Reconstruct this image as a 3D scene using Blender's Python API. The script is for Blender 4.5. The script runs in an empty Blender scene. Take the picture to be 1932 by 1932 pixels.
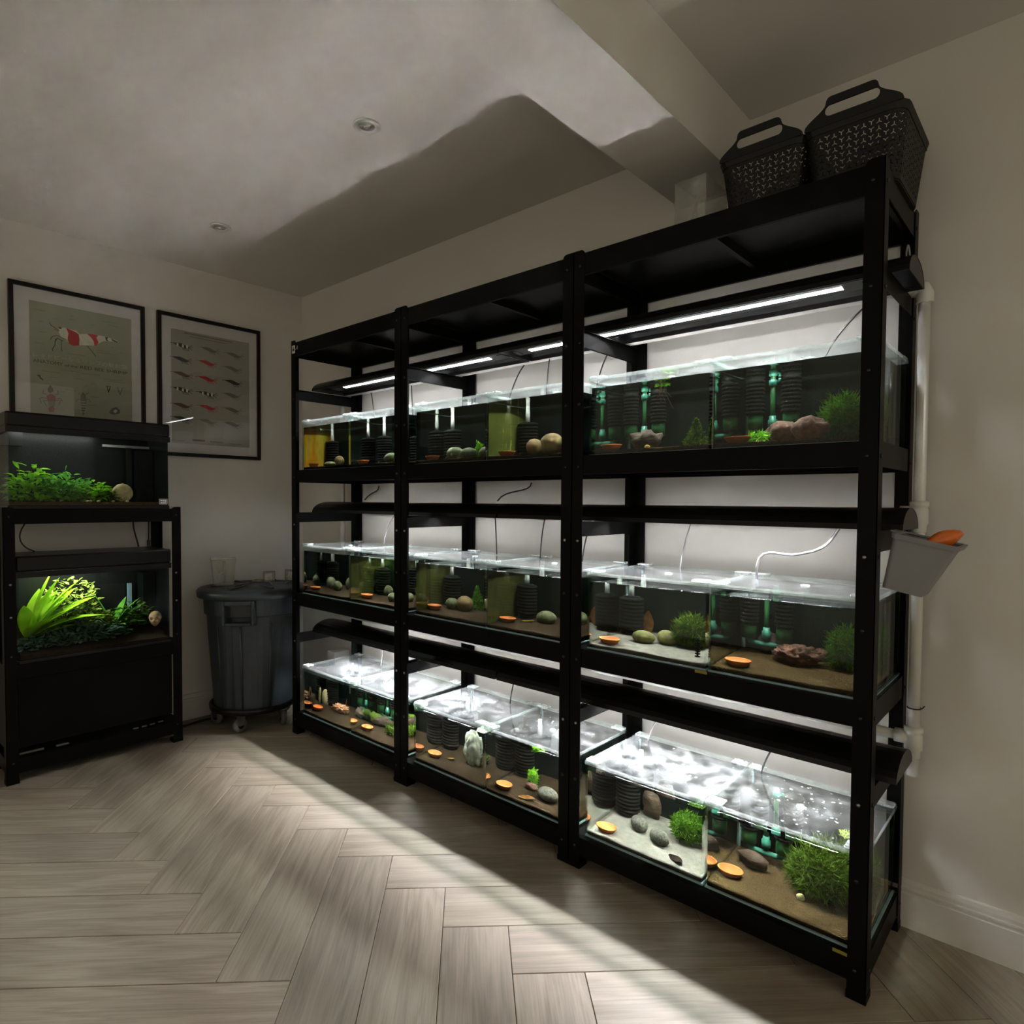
import bpy, bmesh, math, random
from mathutils import Vector, Matrix, noise
R = math.radians
rnd = random.Random(7)
sc = bpy.context.scene
COL = sc.collection

# ------------------------------------------------------------------ camera
CAM = Vector((3.06045, -1.73184, 1.23187)); YAW, PIT, ROL = -0.73717, -0.03090, 0.006205
FPX, PCX, PCY = 1203.6, 947.34, 981.59
cF = Vector((math.sin(YAW)*math.cos(PIT), math.cos(YAW)*math.cos(PIT), math.sin(PIT)))
r0 = Vector((math.cos(YAW), -math.sin(YAW), 0)); u0 = r0.cross(cF)
cR = r0*math.cos(ROL)+u0*math.sin(ROL); cU = -r0*math.sin(ROL)+u0*math.cos(ROL)
cd = bpy.data.cameras.new('camera'); cam = bpy.data.objects.new('camera', cd); COL.objects.link(cam)
cam.matrix_world = Matrix(((cR.x, cU.x, -cF.x, CAM.x), (cR.y, cU.y, -cF.y, CAM.y), (cR.z, cU.z, -cF.z, CAM.z), (0, 0, 0, 1)))
cd.sensor_width = 36; cd.lens = 36*FPX/1932; cd.shift_x = (966-PCX)/1932; cd.shift_y = (PCY-966)/1932
cd.clip_start = 0.01
sc.camera = cam
def ray(u, v): return cF + cR*((u-PCX)/FPX) - cU*((v-PCY)/FPX)
def on(u, v, ax, val):
    d = ray(u, v); return CAM + d*((val-CAM[ax])/d[ax])
def AX(u, v, X): return on(u, v, 0, X)
def AY(u, v, Y): return on(u, v, 1, Y)
def AZ(u, v, Z): return on(u, v, 2, Z)

# ------------------------------------------------------------------ world, exposure
sc.view_settings.view_transform = 'Standard'; sc.view_settings.look = 'None'
sc.view_settings.exposure = 0.0; sc.view_settings.gamma = 1.0
sc.view_settings.use_curve_mapping = False
w = bpy.data.worlds.new('world'); sc.world = w; w.use_nodes = True
w.node_tree.nodes['Background'].inputs[0].default_value = (1.0, 0.885, 0.675, 1)
w.node_tree.nodes['Background'].inputs[1].default_value = 0.54
sc.cycles.transparent_max_bounces = 32
sc.cycles.sample_clamp_indirect = 0.0; sc.cycles.blur_glossy = 0.2
sc.cycles.max_bounces = 10; sc.cycles.diffuse_bounces = 5; sc.cycles.glossy_bounces = 5
LED_STRENGTH = (640.0, 360.0, 430.0)      # bottom, middle, top row of lamps
LED_TILT = 8.0      # the lamp bars lean towards the room
LED_COLOR = (0.975, 0.98, 1.0)

# ------------------------------------------------------------------ materials
def newmat(name):
    m = bpy.data.materials.new(name); m.use_nodes = True
    nt = m.node_tree; nt.nodes.clear()
    out = nt.nodes.new('ShaderNodeOutputMaterial')
    return m, nt, out
def N(nt, t, **kw):
    n = nt.nodes.new(t)
    for k, v in kw.items():
        if k.startswith('i_'): n.inputs[k[2:].replace('_', ' ')].default_value = v
        else: setattr(n, k, v)
    return n
def ramp(nt, fac, stops):
    r = nt.nodes.new('ShaderNodeValToRGB'); el = r.color_ramp.elements
    while len(el) < len(stops): el.new(0.5)
    for e, (p, c) in zip(el, stops): e.position = p; e.color = (*c, 1) if len(c) == 3 else c
    nt.links.new(fac, r.inputs[0]); return r
def pbr(name, col, rough=0.5, metal=0.0, var=None, scale=30.0, detail=4, bump=0.0, bscale=None, spec=0.5, stretch=None, sub=0.0):
    m, nt, out = newmat(name); L = nt.links.new
    b = N(nt, 'ShaderNodeBsdfPrincipled'); b.inputs['Base Color'].default_value = (*col, 1)
    b.inputs['Roughness'].default_value = rough; b.inputs['Metallic'].default_value = metal
    b.inputs['Specular IOR Level'].default_value = spec
    tc = N(nt, 'ShaderNodeTexCoord'); src = tc.outputs['Object']
    if stretch:
        mp = N(nt, 'ShaderNodeMapping'); mp.inputs['Scale'].default_value = stretch; L(src, mp.inputs[0]); src = mp.outputs[0]
    if var:
        n = N(nt, 'ShaderNodeTexNoise', i_Scale=scale, i_Detail=detail); L(src, n.inputs['Vector'])
        r = ramp(nt, n.outputs[0], [(0.3, col), (0.7, var)]); L(r.outputs[0], b.inputs['Base Color'])
    if bump:
        n2 = N(nt, 'ShaderNodeTexNoise', i_Scale=bscale or scale, i_Detail=4.0); L(src, n2.inputs['Vector'])
        bp = N(nt, 'ShaderNodeBump', i_Strength=bump, i_Distance=0.004); L(n2.outputs[0], bp.inputs['Height']); L(bp.outputs[0], b.inputs['Normal'])
    L(b.outputs[0], out.inputs[0]); return m
def schlick(nt, base, scale):
    L = nt.links.new
    lw = N(nt, 'ShaderNodeLayerWeight'); lw.inputs[0].default_value = 0.5
    p = N(nt, 'ShaderNodeMath', operation='POWER'); L(lw.outputs['Facing'], p.inputs[0]); p.inputs[1].default_value = 5
    m = N(nt, 'ShaderNodeMath', operation='MULTIPLY_ADD'); L(p.outputs[0], m.inputs[0]); m.inputs[1].default_value = scale; m.inputs[2].default_value = base
    m.use_clamp = True; return m.outputs[0]
def glass(name, tint=(0.9, 0.95, 0.93), base=0.04, sc_=0.7, rough=0.0):
    m, nt, out = newmat(name); L = nt.links.new
    t = N(nt, 'ShaderNodeBsdfTransparent'); t.inputs[0].default_value = (*tint, 1)
    g = N(nt, 'ShaderNodeBsdfGlossy'); g.inputs['Roughness'].default_value = rough
    mx = N(nt, 'ShaderNodeMixShader'); L(schlick(nt, base, sc_), mx.inputs[0]); L(t.outputs[0], mx.inputs[1]); L(g.outputs[0], mx.inputs[2])
    L(mx.outputs[0], out.inputs[0]); return m
def film(name, c1, c2, lo, hi, scale, tint=(0.9, 0.95, 0.93), rough=0.12, gl=0.06, glsc=0.6, stretch=(1, 1, 1), p0=0.35, p1=0.7, trans=0.4):
    """clear sheet with a diffuse deposit (condensation, algae) of uneven density"""
    m, nt, out = newmat(name); L = nt.links.new
    tc = N(nt, 'ShaderNodeTexCoord'); oi = N(nt, 'ShaderNodeObjectInfo')
    ad = N(nt, 'ShaderNodeVectorMath', operation='ADD'); L(tc.outputs['Object'], ad.inputs[0])
    ml = N(nt, 'ShaderNodeVectorMath', operation='SCALE'); L(oi.outputs['Location'], ml.inputs[0]); ml.inputs['Scale'].default_value = 7.3
    L(ml.outputs[0], ad.inputs[1])
    mp = N(nt, 'ShaderNodeMapping'); mp.inputs['Scale'].default_value = stretch; L(ad.outputs[0], mp.inputs[0])
    n = N(nt, 'ShaderNodeTexNoise', i_Scale=scale, i_Detail=6.0); n.inputs['Roughness'].default_value = 0.65; L(mp.outputs[0], n.inputs['Vector'])
    n2 = N(nt, 'ShaderNodeTexNoise', i_Scale=scale*0.6, i_Detail=3.0); L(ad.outputs[0], n2.inputs['Vector'])
    cr = ramp(nt, n2.outputs[0], [(0.35, c1), (0.65, c2)])
    fr = ramp(nt, n.outputs[0], [(p0, (lo,)*3), (p1, (hi,)*3)])
    t = N(nt, 'ShaderNodeBsdfTransparent'); t.inputs[0].default_value = (*tint, 1)
    d = N(nt, 'ShaderNodeBsdfDiffuse'); tr = N(nt, 'ShaderNodeBsdfTranslucent'); L(cr.outputs[0], d.inputs[0]); L(cr.outputs[0], tr.inputs[0])
    m1 = N(nt, 'ShaderNodeMixShader'); m1.inputs[0].default_value = trans; L(d.outputs[0], m1.inputs[1]); L(tr.outputs[0], m1.inputs[2])
    m2 = N(nt, 'ShaderNodeMixShader'); L(fr.outputs[0], m2.inputs[0]); L(t.outputs[0], m2.inputs[1]); L(m1.outputs[0], m2.inputs[2])
    g = N(nt, 'ShaderNodeBsdfGlossy'); g.inputs['Roughness'].default_value = rough
    m3 = N(nt, 'ShaderNodeMixShader'); L(schlick(nt, gl, glsc), m3.inputs[0]); L(m2.outputs[0], m3.inputs[1]); L(g.outputs[0], m3.inputs[2])
    L(m3.outputs[0], out.inputs[0]); return m
def emit(name, col, s):
    m, nt, out = newmat(name); e = N(nt, 'ShaderNodeEmission'); e.inputs[0].default_value = (*col, 1); e.inputs[1].default_value = s
    nt.links.new(e.outputs[0], out.inputs[0]); return m
def leafmat(name, c1, c2, scale=40):
    m, nt, out = newmat(name); L = nt.links.new
    tc = N(nt, 'ShaderNodeTexCoord'); n = N(nt, 'ShaderNodeTexNoise', i_Scale=float(scale), i_Detail=3.0); L(tc.outputs['Object'], n.inputs['Vector'])
    r = ramp(nt, n.outputs[0], [(0.3, c1), (0.7, c2)])
    d = N(nt, 'ShaderNodeBsdfDiffuse'); t = N(nt, 'ShaderNodeBsdfTranslucent'); L(r.outputs[0], d.inputs[0]); L(r.outputs[0], t.inputs[0])
    mx = N(nt, 'ShaderNodeMixShader'); mx.inputs[0].default_value = 0.35; L(d.outputs[0], mx.inputs[1]); L(t.outputs[0], mx.inputs[2])
    L(mx.outputs[0], out.inputs[0]); return m
def plankmat():
    m, nt, out = newmat('oak_plank'); L = nt.links.new
    tc = N(nt, 'ShaderNodeTexCoord'); oi = N(nt, 'ShaderNodeObjectInfo')
    sx = N(nt, 'ShaderNodeVectorMath', operation='SCALE'); L(oi.outputs['Location'], sx.inputs[0]); sx.inputs['Scale'].default_value = 3.7
    ad = N(nt, 'ShaderNodeVectorMath', operation='ADD'); L(tc.outputs['Object'], ad.inputs[0]); L(sx.outputs[0], ad.inputs[1])
    mp = N(nt, 'ShaderNodeMapping'); mp.inputs['Scale'].default_value = (0.9, 9.0, 1.0); L(ad.outputs[0], mp.inputs[0])
    n1 = N(nt, 'ShaderNodeTexNoise', i_Scale=2.2, i_Detail=5.0); n1.inputs['Distortion'].default_value = 0.6; L(mp.outputs[0], n1.inputs['Vector'])
    mu = N(nt, 'ShaderNodeMath', operation='MULTIPLY'); L(n1.outputs[0], mu.inputs[0]); mu.inputs[1].default_value = 7.0
    fr = N(nt, 'ShaderNodeMath', operation='PINGPONG'); L(mu.outputs[0], fr.inputs[0]); fr.inputs[1].default_value = 1.0
    mp2 = N(nt, 'ShaderNodeMapping'); mp2.inputs['Scale'].default_value = (3.0, 110.0, 1.0); L(ad.outputs[0], mp2.inputs[0])
    n2 = N(nt, 'ShaderNodeTexNoise', i_Scale=1.5, i_Detail=4.0); L(mp2.outputs[0], n2.inputs['Vector'])
    ma = N(nt, 'ShaderNodeMath', operation='MULTIPLY_ADD'); L(fr.outputs[0], ma.inputs[0]); ma.inputs[1].default_value = 0.36
    mb = N(nt, 'ShaderNodeMath', operation='MULTIPLY'); L(n2.outputs[0], mb.inputs[0]); mb.inputs[1].default_value = 0.7; L(mb.outputs[0], ma.inputs[2])
    r = ramp(nt, ma.outputs[0], [(0.1, (0.160, 0.126, 0.092)), (0.5, (0.250, 0.204, 0.155)), (0.9, (0.335, 0.282, 0.222))])
    hv = N(nt, 'ShaderNodeMath', operation='MULTIPLY_ADD'); L(oi.outputs['Random'], hv.inputs[0]); hv.inputs[1].default_value = 0.24; hv.inputs[2].default_value = 0.86
    hs = N(nt, 'ShaderNodeHueSaturation'); L(hv.outputs[0], hs.inputs['Value']); L(r.outputs[0], hs.inputs['Color'])
    b = N(nt, 'ShaderNodeBsdfPrincipled'); L(hs.outputs[0], b.inputs['Base Color']); b.inputs['Roughness'].default_value = 0.5
    b.inputs['Specular IOR Level'].default_value = 0.35
    bp = N(nt, 'ShaderNodeBump', i_Strength=0.15, i_Distance=0.002); L(ma.outputs[0], bp.inputs['Height']); L(bp.outputs[0], b.inputs['Normal'])
    L(b.outputs[0], out.inputs[0]); return m

M = {}
M['wall'] = pbr('wall_paint', (0.60, 0.58, 0.54), 0.5, var=(0.62, 0.60, 0.56), scale=3, bump=0.03, bscale=120, spec=0.35)
M['ceil'] = pbr('ceiling_paint', (0.60, 0.58, 0.545), 0.75, var=(0.62, 0.60, 0.565), scale=3, bump=0.03, bscale=120, spec=0.2)
M['trim'] = pbr('gloss_trim_paint', (0.56, 0.55, 0.52), 0.35, var=(0.58, 0.57, 0.54), scale=5)
M['plank'] = plankmat()
M['subfloor'] = pbr('joint_dark', (0.05, 0.04, 0.035), 0.8, var=(0.06, 0.05, 0.04))
M['black'] = pbr('black_powder_coat', (0.0022, 0.0022, 0.0021), 0.42, var=(0.0032, 0.0032, 0.003), scale=60, bump=0.05, bscale=400, spec=0.08)
M['shelf'] = pbr('black_shelf_sheet', (0.0035, 0.0035, 0.0035), 0.35, var=(0.005, 0.005, 0.005), scale=20, spec=0.22)
M['hood'] = pbr('black_plastic', (0.004, 0.004, 0.004), 0.35, var=(0.006, 0.006, 0.006), scale=20, spec=0.25)
M['steel'] = pbr('bolt_steel', (0.30, 0.30, 0.30), 0.3, metal=1.0, var=(0.35, 0.35, 0.35))
M['blackbolt'] = pbr('bolt_black', (0.012, 0.012, 0.012), 0.3, metal=0.3, var=(0.016, 0.016, 0.016))
M['glass'] = glass('tank_glass', (0.95, 0.97, 0.96), 0.006, 0.40)
M['sideglass'] = glass('side_glass', (0.86, 0.91, 0.89), 0.08, 0.65)
def watermat():
    m, nt, out = newmat('water_surface'); L = nt.links.new
    t = N(nt, 'ShaderNodeBsdfTransparent'); t.inputs[0].default_value = (0.80, 0.83, 0.81, 1)
    g = N(nt, 'ShaderNodeBsdfGlossy'); g.inputs['Roughness'].default_value = 0.02
    f = N(nt, 'ShaderNodeFresnel'); f.inputs['IOR'].default_value = 1.33
    mx = N(nt, 'ShaderNodeMixShader'); L(f.outputs[0], mx.inputs[0]); L(t.outputs[0], mx.inputs[1]); L(g.outputs[0], mx.inputs[2])
    L(mx.outputs[0], out.inputs[0]); return m
M['water'] = watermat()
def waterglass():
    m, nt, out = newmat('water_body'); g = N(nt, 'ShaderNodeBsdfGlass'); g.inputs['Color'].default_value = (0.70, 0.73, 0.70, 1); g.inputs['IOR'].default_value = 1.33; g.inputs['Roughness'].default_value = 0.0
    nt.links.new(g.outputs[0], out.inputs[0]); return m
M['waterside'] = waterglass()
M['waterback'] = glass('water_rear', (0.97, 0.98, 0.97), 0.0, 0.0)
M['edge'] = pbr('glass_edge', (0.28, 0.42, 0.47), 0.15, var=(0.40, 0.56, 0.60), scale=25)
M['picglass'] = glass('picture_glass', (0.97, 0.97, 0.97), 0.035, 0.8)
M['lid_frost'] = film('lid_frosted', (0.85, 0.91, 0.94), (0.93, 0.96, 0.97), 0.008, 0.13, 20, tint=(0.98, 0.99, 0.985), rough=0.08, gl=0.105, trans=0.5, p0=0.42, p1=0.64)
M['lid_clear'] = film('lid_clear', (0.80, 0.86, 0.88), (0.90, 0.93, 0.94), 0.003, 0.07, 24, tint=(0.98, 0.99, 0.985), rough=0.07, gl=0.105, trans=0.5, p0=0.45, p1=0.68)
M['clip'] = film('clear_clip', (0.82, 0.87, 0.88), (0.92, 0.95, 0.95), 0.22, 0.55, 60, rough=0.1, gl=0.15)
M['rimclear'] = film('clear_rim', (0.82, 0.87, 0.88), (0.92, 0.95, 0.95), 0.03, 0.22, 60, rough=0.1, gl=0.06)
M['jug'] = film('cloudy_jug', (0.62, 0.62, 0.57), (0.75, 0.75, 0.70), 0.14, 0.38, 14, tint=(0.93, 0.93, 0.92), gl=0.08)
M['acrylic'] = film('cloudy_acrylic', (0.75, 0.75, 0.72), (0.85, 0.85, 0.82), 0.06, 0.22, 12, tint=(0.93, 0.93, 0.92), gl=0.06)
M['algae_amber'] = film('algae_amber', (0.60, 0.26, 0.01), (0.52, 0.50, 0.05), 0.55, 0.95, 14, stretch=(1, 2.2, 0.8))
M['algae_green'] = film('algae_green', (0.16, 0.18, 0.03), (0.30, 0.31, 0.07), 0.35, 0.8, 14, stretch=(1, 3.0, 0.8))
M['algae_haze'] = film('algae_haze', (0.12, 0.12, 0.03), (0.20, 0.18, 0.05), 0.10, 0.5, 18, stretch=(1, 3.0, 0.8))
M['back'] = pbr('background_film', (0.0035, 0.005, 0.0048), 0.3, var=(0.0055, 0.0078, 0.0075), scale=7, spec=0.2)
M['backdark'] = pbr('black_background', (0.003, 0.004, 0.004), 0.3, var=(0.005, 0.007, 0.0065), scale=7, spec=0.3)
M['soil'] = pbr('aqua_soil', (0.012, 0.0075, 0.0045), 0.9, var=(0.050, 0.030, 0.016), scale=260, detail=2, bump=0.8, bscale=300, spec=0.03)
M['tansoil'] = pbr('tan_gravel', (0.026, 0.015, 0.006), 0.9, var=(0.100, 0.061, 0.026), scale=260, detail=2, bump=0.8, bscale=300, spec=0.03)
M['darksoil'] = pbr('dark_soil', (0.010, 0.008, 0.005), 0.95, var=(0.028, 0.02, 0.012), scale=200, bump=0.8, bscale=300, spec=0.05)
M['sand'] = pbr('pale_sand', (0.115, 0.103, 0.083), 0.9, var=(0.17, 0.155, 0.128), scale=50, bump=0.3, bscale=300, spec=0.05)
M['dish'] = pbr('orange_clay', (0.55, 0.135, 0.016), 0.65, var=(0.60, 0.16, 0.022), scale=30)
M['pebble'] = pbr('grey_pebble', (0.045, 0.043, 0.035), 0.75, var=(0.17, 0.162, 0.13), scale=170, detail=3, spec=0.1)
M['mosspebble'] = pbr('algae_pebble', (0.045, 0.048, 0.017), 0.8, var=(0.14, 0.14, 0.055), scale=70, detail=4)
M['yelpebble'] = pbr('yellow_pebble', (0.085, 0.078, 0.022), 0.8, var=(0.24, 0.215, 0.06), scale=40, detail=4)
M['amberpebble'] = pbr('amber_pebble', (0.10, 0.055, 0.013), 0.8, var=(0.19, 0.115, 0.033), scale=60, detail=4)
M['redstone'] = pbr('red_lava_stone', (0.06, 0.021, 0.012), 0.85, var=(0.17, 0.062, 0.034), scale=70, bump=0.7)
M['palerock'] = pbr('orange_coral_stone', (0.26, 0.10, 0.045), 0.85, var=(0.45, 0.22, 0.11), scale=60, bump=0.7)
M['whiterock'] = pbr('white_rock', (0.28, 0.29, 0.22), 0.8, var=(0.55, 0.55, 0.45), scale=28, bump=0.6)
M['brownwood'] = pbr('brown_bark', (0.028, 0.015, 0.008), 0.8, var=(0.085, 0.045, 0.021), scale=40, bump=0.6, stretch=(1, 1, 4))
M['darkleaf'] = pbr('dark_leaf', (0.020, 0.012, 0.010), 0.8, var=(0.035, 0.020, 0.015), scale=60, spec=0.05)
M['catappa'] = leafmat('dry_brown_leaf', (0.14, 0.062, 0.018), (0.28, 0.13, 0.04), 60)
M['yelleaf'] = leafmat('dry_yellow_leaf', (0.40, 0.24, 0.06), (0.58, 0.38, 0.12), 60)
M['moss'] = leafmat('moss_green', (0.034, 0.090, 0.007), (0.10, 0.215, 0.018), 45)
M['moss2'] = leafmat('moss_olive', (0.045, 0.085, 0.008), (0.135, 0.205, 0.028), 45)
M['bright'] = leafmat('bright_green_leaf', (0.10, 0.33, 0.012), (0.28, 0.58, 0.04), 40)
M['lime'] = leafmat('lime_leaf', (0.22, 0.48, 0.010), (0.46, 0.72, 0.05), 12)
M['mid'] = leafmat('mid_green_leaf', (0.045, 0.22, 0.020), (0.16, 0.42, 0.06), 30)
M['deep'] = leafmat('deep_green_leaf', (0.020, 0.055, 0.030), (0.10, 0.17, 0.11), 30)
M['yelgreen'] = leafmat('yellow_green_leaf', (0.35, 0.52, 0.06), (0.62, 0.75, 0.20), 30)
M['sponge'] = pbr('black_sponge', (0.005, 0.005, 0.0045), 0.95, var=(0.013, 0.013, 0.0105), scale=200, bump=0.8, bscale=300, spec=0.1)
M['tubewhite'] = pbr('white_tube', (0.45, 0.46, 0.42), 0.4, var=(0.62, 0.63, 0.58), scale=60)
M['pipegreen'] = pbr('dark_green_pipe', (0.012, 0.075, 0.022), 0.3, var=(0.02, 0.10, 0.03), scale=20)
M['pipeteal'] = pbr('teal_pipe', (0.025, 0.16, 0.105), 0.35, var=(0.035, 0.20, 0.135), scale=20)
M['bluegrey'] = pbr('pale_blue_plastic', (0.16, 0.27, 0.32), 0.4, var=(0.20, 0.32, 0.38))
M['pvc'] = pbr('white_pvc', (0.62, 0.61, 0.57), 0.35, var=(0.66, 0.65, 0.61), scale=10)
M['cable'] = pbr('black_cable', (0.010, 0.010, 0.010), 0.5, var=(0.014, 0.014, 0.014))
M['greytube'] = pbr('grey_air_tube', (0.20, 0.20, 0.20), 0.35, var=(0.24, 0.24, 0.24))
M['bin'] = pbr('slate_plastic', (0.022, 0.030, 0.036), 0.5, var=(0.027, 0.035, 0.042), scale=12, bump=0.05, bscale=250)
M['rubber'] = pbr('grey_rubber', (0.07, 0.07, 0.065), 0.7, var=(0.09, 0.09, 0.085))
M['greyplastic'] = pbr('grey_caddy_plastic', (0.20, 0.20, 0.21), 0.45, var=(0.22, 0.22, 0.23), scale=8)
M['orangeplastic'] = pbr('orange_scoop_plastic', (0.62, 0.12, 0.008), 0.2, var=(0.68, 0.15, 0.012), scale=10)
M['basket'] = pbr('black_basket_plastic', (0.005, 0.005, 0.0045), 0.5, var=(0.007, 0.007, 0.0065), scale=30, spec=0.3)
M['frame'] = pbr('black_frame_wood', (0.004, 0.0035, 0.0035), 0.4, var=(0.006, 0.005, 0.005), spec=0.25)
M['mat'] = pbr('white_mount_card', (0.60, 0.59, 0.60), 0.9, var=(0.62, 0.61, 0.62))
M['sage'] = pbr('sage_print_paper', (0.30, 0.315, 0.235), 0.8, var=(0.33, 0.345, 0.26), scale=6)
M['greypaper'] = pbr('grey_print_paper', (0.33, 0.32, 0.285), 0.8, var=(0.35, 0.34, 0.30), scale=6)
def ink(n, c): M[n] = pbr(n, c, 0.8, var=tuple(min(1, x*1.25) for x in c), scale=60)
ink('ink_dark', (0.035, 0.032, 0.026)); ink('ink_red', (0.38, 0.030, 0.030)); ink('ink_white', (0.58, 0.57, 0.50)); ink('ink_faint', (0.17, 0.175, 0.13))
ink('ink_pale', (0.42, 0.43, 0.36)); ink('ink_blue', (0.035, 0.04, 0.07)); ink('ink_brown', (0.10, 0.06, 0.035)); ink('ink_grey', (0.13, 0.13, 0.12)); ink('ink_yellow', (0.22, 0.18, 0.02)); ink('ink_rust', (0.22, 0.04, 0.03))
M['sticker'] = pbr('white_sticker', (0.62, 0.62, 0.60), 0.6, var=(0.66, 0.66, 0.64))
def led_mat(name, col, s, a0=60.0, a1=42.0, base=0.035):
    # diodes behind narrow lenses: full light inside a cone, little outside it
    m, nt, out = newmat(name); L = nt.links.new
    e = N(nt, 'ShaderNodeEmission'); e.inputs[0].default_value = (*col, 1)
    lw = N(nt, 'ShaderNodeLayerWeight'); lw.inputs[0].default_value = 0.5
    c = N(nt, 'ShaderNodeMath', operation='SUBTRACT'); c.inputs[0].default_value = 1.0; L(lw.outputs['Facing'], c.inputs[1])
    p = N(nt, 'ShaderNodeMapRange', interpolation_type='SMOOTHSTEP'); L(c.outputs[0], p.inputs['Value'])
    p.inputs['From Min'].default_value = math.cos(R(a0)); p.inputs['From Max'].default_value = math.cos(R(a1)); p.inputs['To Min'].default_value = s*base; p.inputs['To Max'].default_value = s
    L(p.outputs[0], e.inputs[1]); L(e.outputs[0], out.inputs[0]); return m
for _k, _s in enumerate(LED_STRENGTH): M['led%d' % _k] = led_mat('led_light_row_%d' % (_k+1), LED_COLOR, _s)
M['led_small'] = emit('led_small', (0.95, 1.0, 0.93), 24.0)
M['led_lower'] = emit('led_lower', (0.98, 1.0, 0.90), 40.0)
M['lampglass'] = glass('lamp_lens', (0.6, 0.58, 0.54), 0.08, 0.6, 0.1)
M['chrome'] = pbr('lamp_reflector', (0.5, 0.48, 0.44), 0.3, metal=0.8, var=(0.55, 0.53, 0.5))
M['bone'] = pbr('tan_resin', (0.26, 0.17, 0.09), 0.7, var=(0.40, 0.28, 0.15), scale=40, bump=0.3)
M['tanstone'] = pbr('tan_stone', (0.32, 0.25, 0.11), 0.8, var=(0.50, 0.43, 0.22), scale=50, bump=0.4)
M['snail'] = pbr('yellow_cube', (0.60, 0.50, 0.18), 0.7, var=(0.80, 0.74, 0.42), scale=60)
M['redbox'] = pbr('dark_red_plastic', (0.05, 0.01, 0.012), 0.5, var=(0.06, 0.015, 0.016))
M['netmesh'] = film('net_mesh', (0.40, 0.34, 0.28), (0.5, 0.44, 0.36), 0.40, 0.75, 90, tint=(0.95, 0.95, 0.95))

# ------------------------------------------------------------------ mesh helpers
class MB:
    def __init__(s): s.v = []; s.f = []; s.sm = set()
    def add(s, vs, fs, smooth=False):
        o = len(s.v); s.v += [tuple(v) for v in vs]
        for f in fs:
            if smooth: s.sm.add(len(s.f))
            s.f.append(tuple(i+o for i in f))
        return s
    def box(s, x0, x1, y0, y1, z0, z1, b=0.0):
        if b <= 0:
            s.add([(x0, y0, z0), (x1, y0, z0), (x1, y1, z0), (x0, y1, z0), (x0, y0, z1), (x1, y0, z1), (x1, y1, z1), (x0, y1, z1)],
                  [(0, 3, 2, 1), (4, 5, 6, 7), (0, 1, 5, 4), (1, 2, 6, 5), (2, 3, 7, 6), (3, 0, 4, 7)])
        else:
            def ring(z, i): return [(x0+b+i*0, y0+i, z), (x1-b, y0+i, z), (x1-i, y0+b, z), (x1-i, y1-b, z), (x1-b, y1-i, z), (x0+b, y1-i, z), (x0+i, y1-b, z), (x0+i, y0+b, z)]
            rs = [ring(z0, b*0.6), ring(z0+b, 0), ring(z1-b, 0), ring(z1, b*0.6)]
            s.rings(rs)
        return s
    def rings(s, rs, cap=True, smooth=False, close=False):
        n = len(rs[0]); vs = [p for r in rs for p in r]; fs = []
        K = len(rs)
        for k in range(K if close else K-1):
            k2 = (k+1) % K
            for i in range(n): fs.append((k*n+i, k*n+(i+1) % n, k2*n+(i+1) % n, k2*n+i))
        o = len(s.v); s.add(vs, fs, smooth)
        if cap and not close:
            s.f.append(tuple(o+i for i in reversed(range(n)))); s.f.append(tuple(o+(K-1)*n+i for i in range(n)))
        return s
    def lathe(s, prof, seg=24, c=(0, 0, 0), cap=True, smooth=True, sx=1, sy=1):
        rs = [[(c[0]+r*sx*math.cos(2*math.pi*i/seg), c[1]+r*sy*math.sin(2*math.pi*i/seg), c[2]+z) for i in range(seg)] for r, z in prof]
        return s.rings(rs, cap, smooth)
    def tube(s, path, r, seg=8, cap=True, smooth=True):
        P = [Vector(p) for p in path]; rs = []; up = None
        for i, p in enumerate(P):
            t = (P[min(i+1, len(P)-1)]-P[max(i-1, 0)]).normalized()
            if up is None: up = Vector((0, 0, 1)) if abs(t.z) < .9 else Vector((1, 0, 0))
            a = t.cross(up).normalized(); b = a.cross(t).normalized(); up = b
            rr = r[i] if isinstance(r, (list, tuple)) else r
            rs.append([p+(a*math.cos(2*math.pi*k/seg)+b*math.sin(2*math.pi*k/seg))*rr for k in range(seg)])
        return s.rings(rs, cap, smooth)
    def prism(s, poly, axis, a, b):
        """polygon (2-D) extruded along axis from a to b"""
        def P(q, t):
            return {0: (t, q[0], q[1]), 1: (q[0], t, q[1]), 2: (q[0], q[1], t)}[axis]
        n = len(poly)
        s.add([P(q, a) for q in poly]+[P(q, b) for q in poly], [tuple(reversed(range(n))), tuple(range(n, 2*n))]+[(i, (i+1) % n, n+(i+1) % n, n+i) for i in range(n)])
        return s
    def mesh(s, name):
        me = bpy.data.meshes.new(name); me.from_pydata(s.v, [], s.f)
        if s.sm:
            for i in s.sm: me.polygons[i].use_smooth = True
        bm = bmesh.new(); bm.from_mesh(me); bmesh.ops.recalc_face_normals(bm, faces=bm.faces); bm.to_mesh(me); bm.free()
        return me
    def build(s, name, mat, parent=None, loc=None, rot=None):
        return obj(name, s.mesh(name), mat, parent, loc, rot)
def obj(name, me, mat, parent=None, loc=None, rot=None):
    if mat is not None and not me.materials: me.materials.append(M[mat] if isinstance(mat, str) else mat)
    o = bpy.data.objects.new(name, me); COL.objects.link(o)
    if parent: o.parent = parent
    if loc is not None: o.location = loc
    if rot is not None: o.rotation_euler = rot
    return o
def tag(o, label, cat, group=None, kind=None):
    o['label'] = label; o['category'] = cat
    if group: o['group'] = group
    if kind: o['kind'] = kind
    return o
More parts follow.
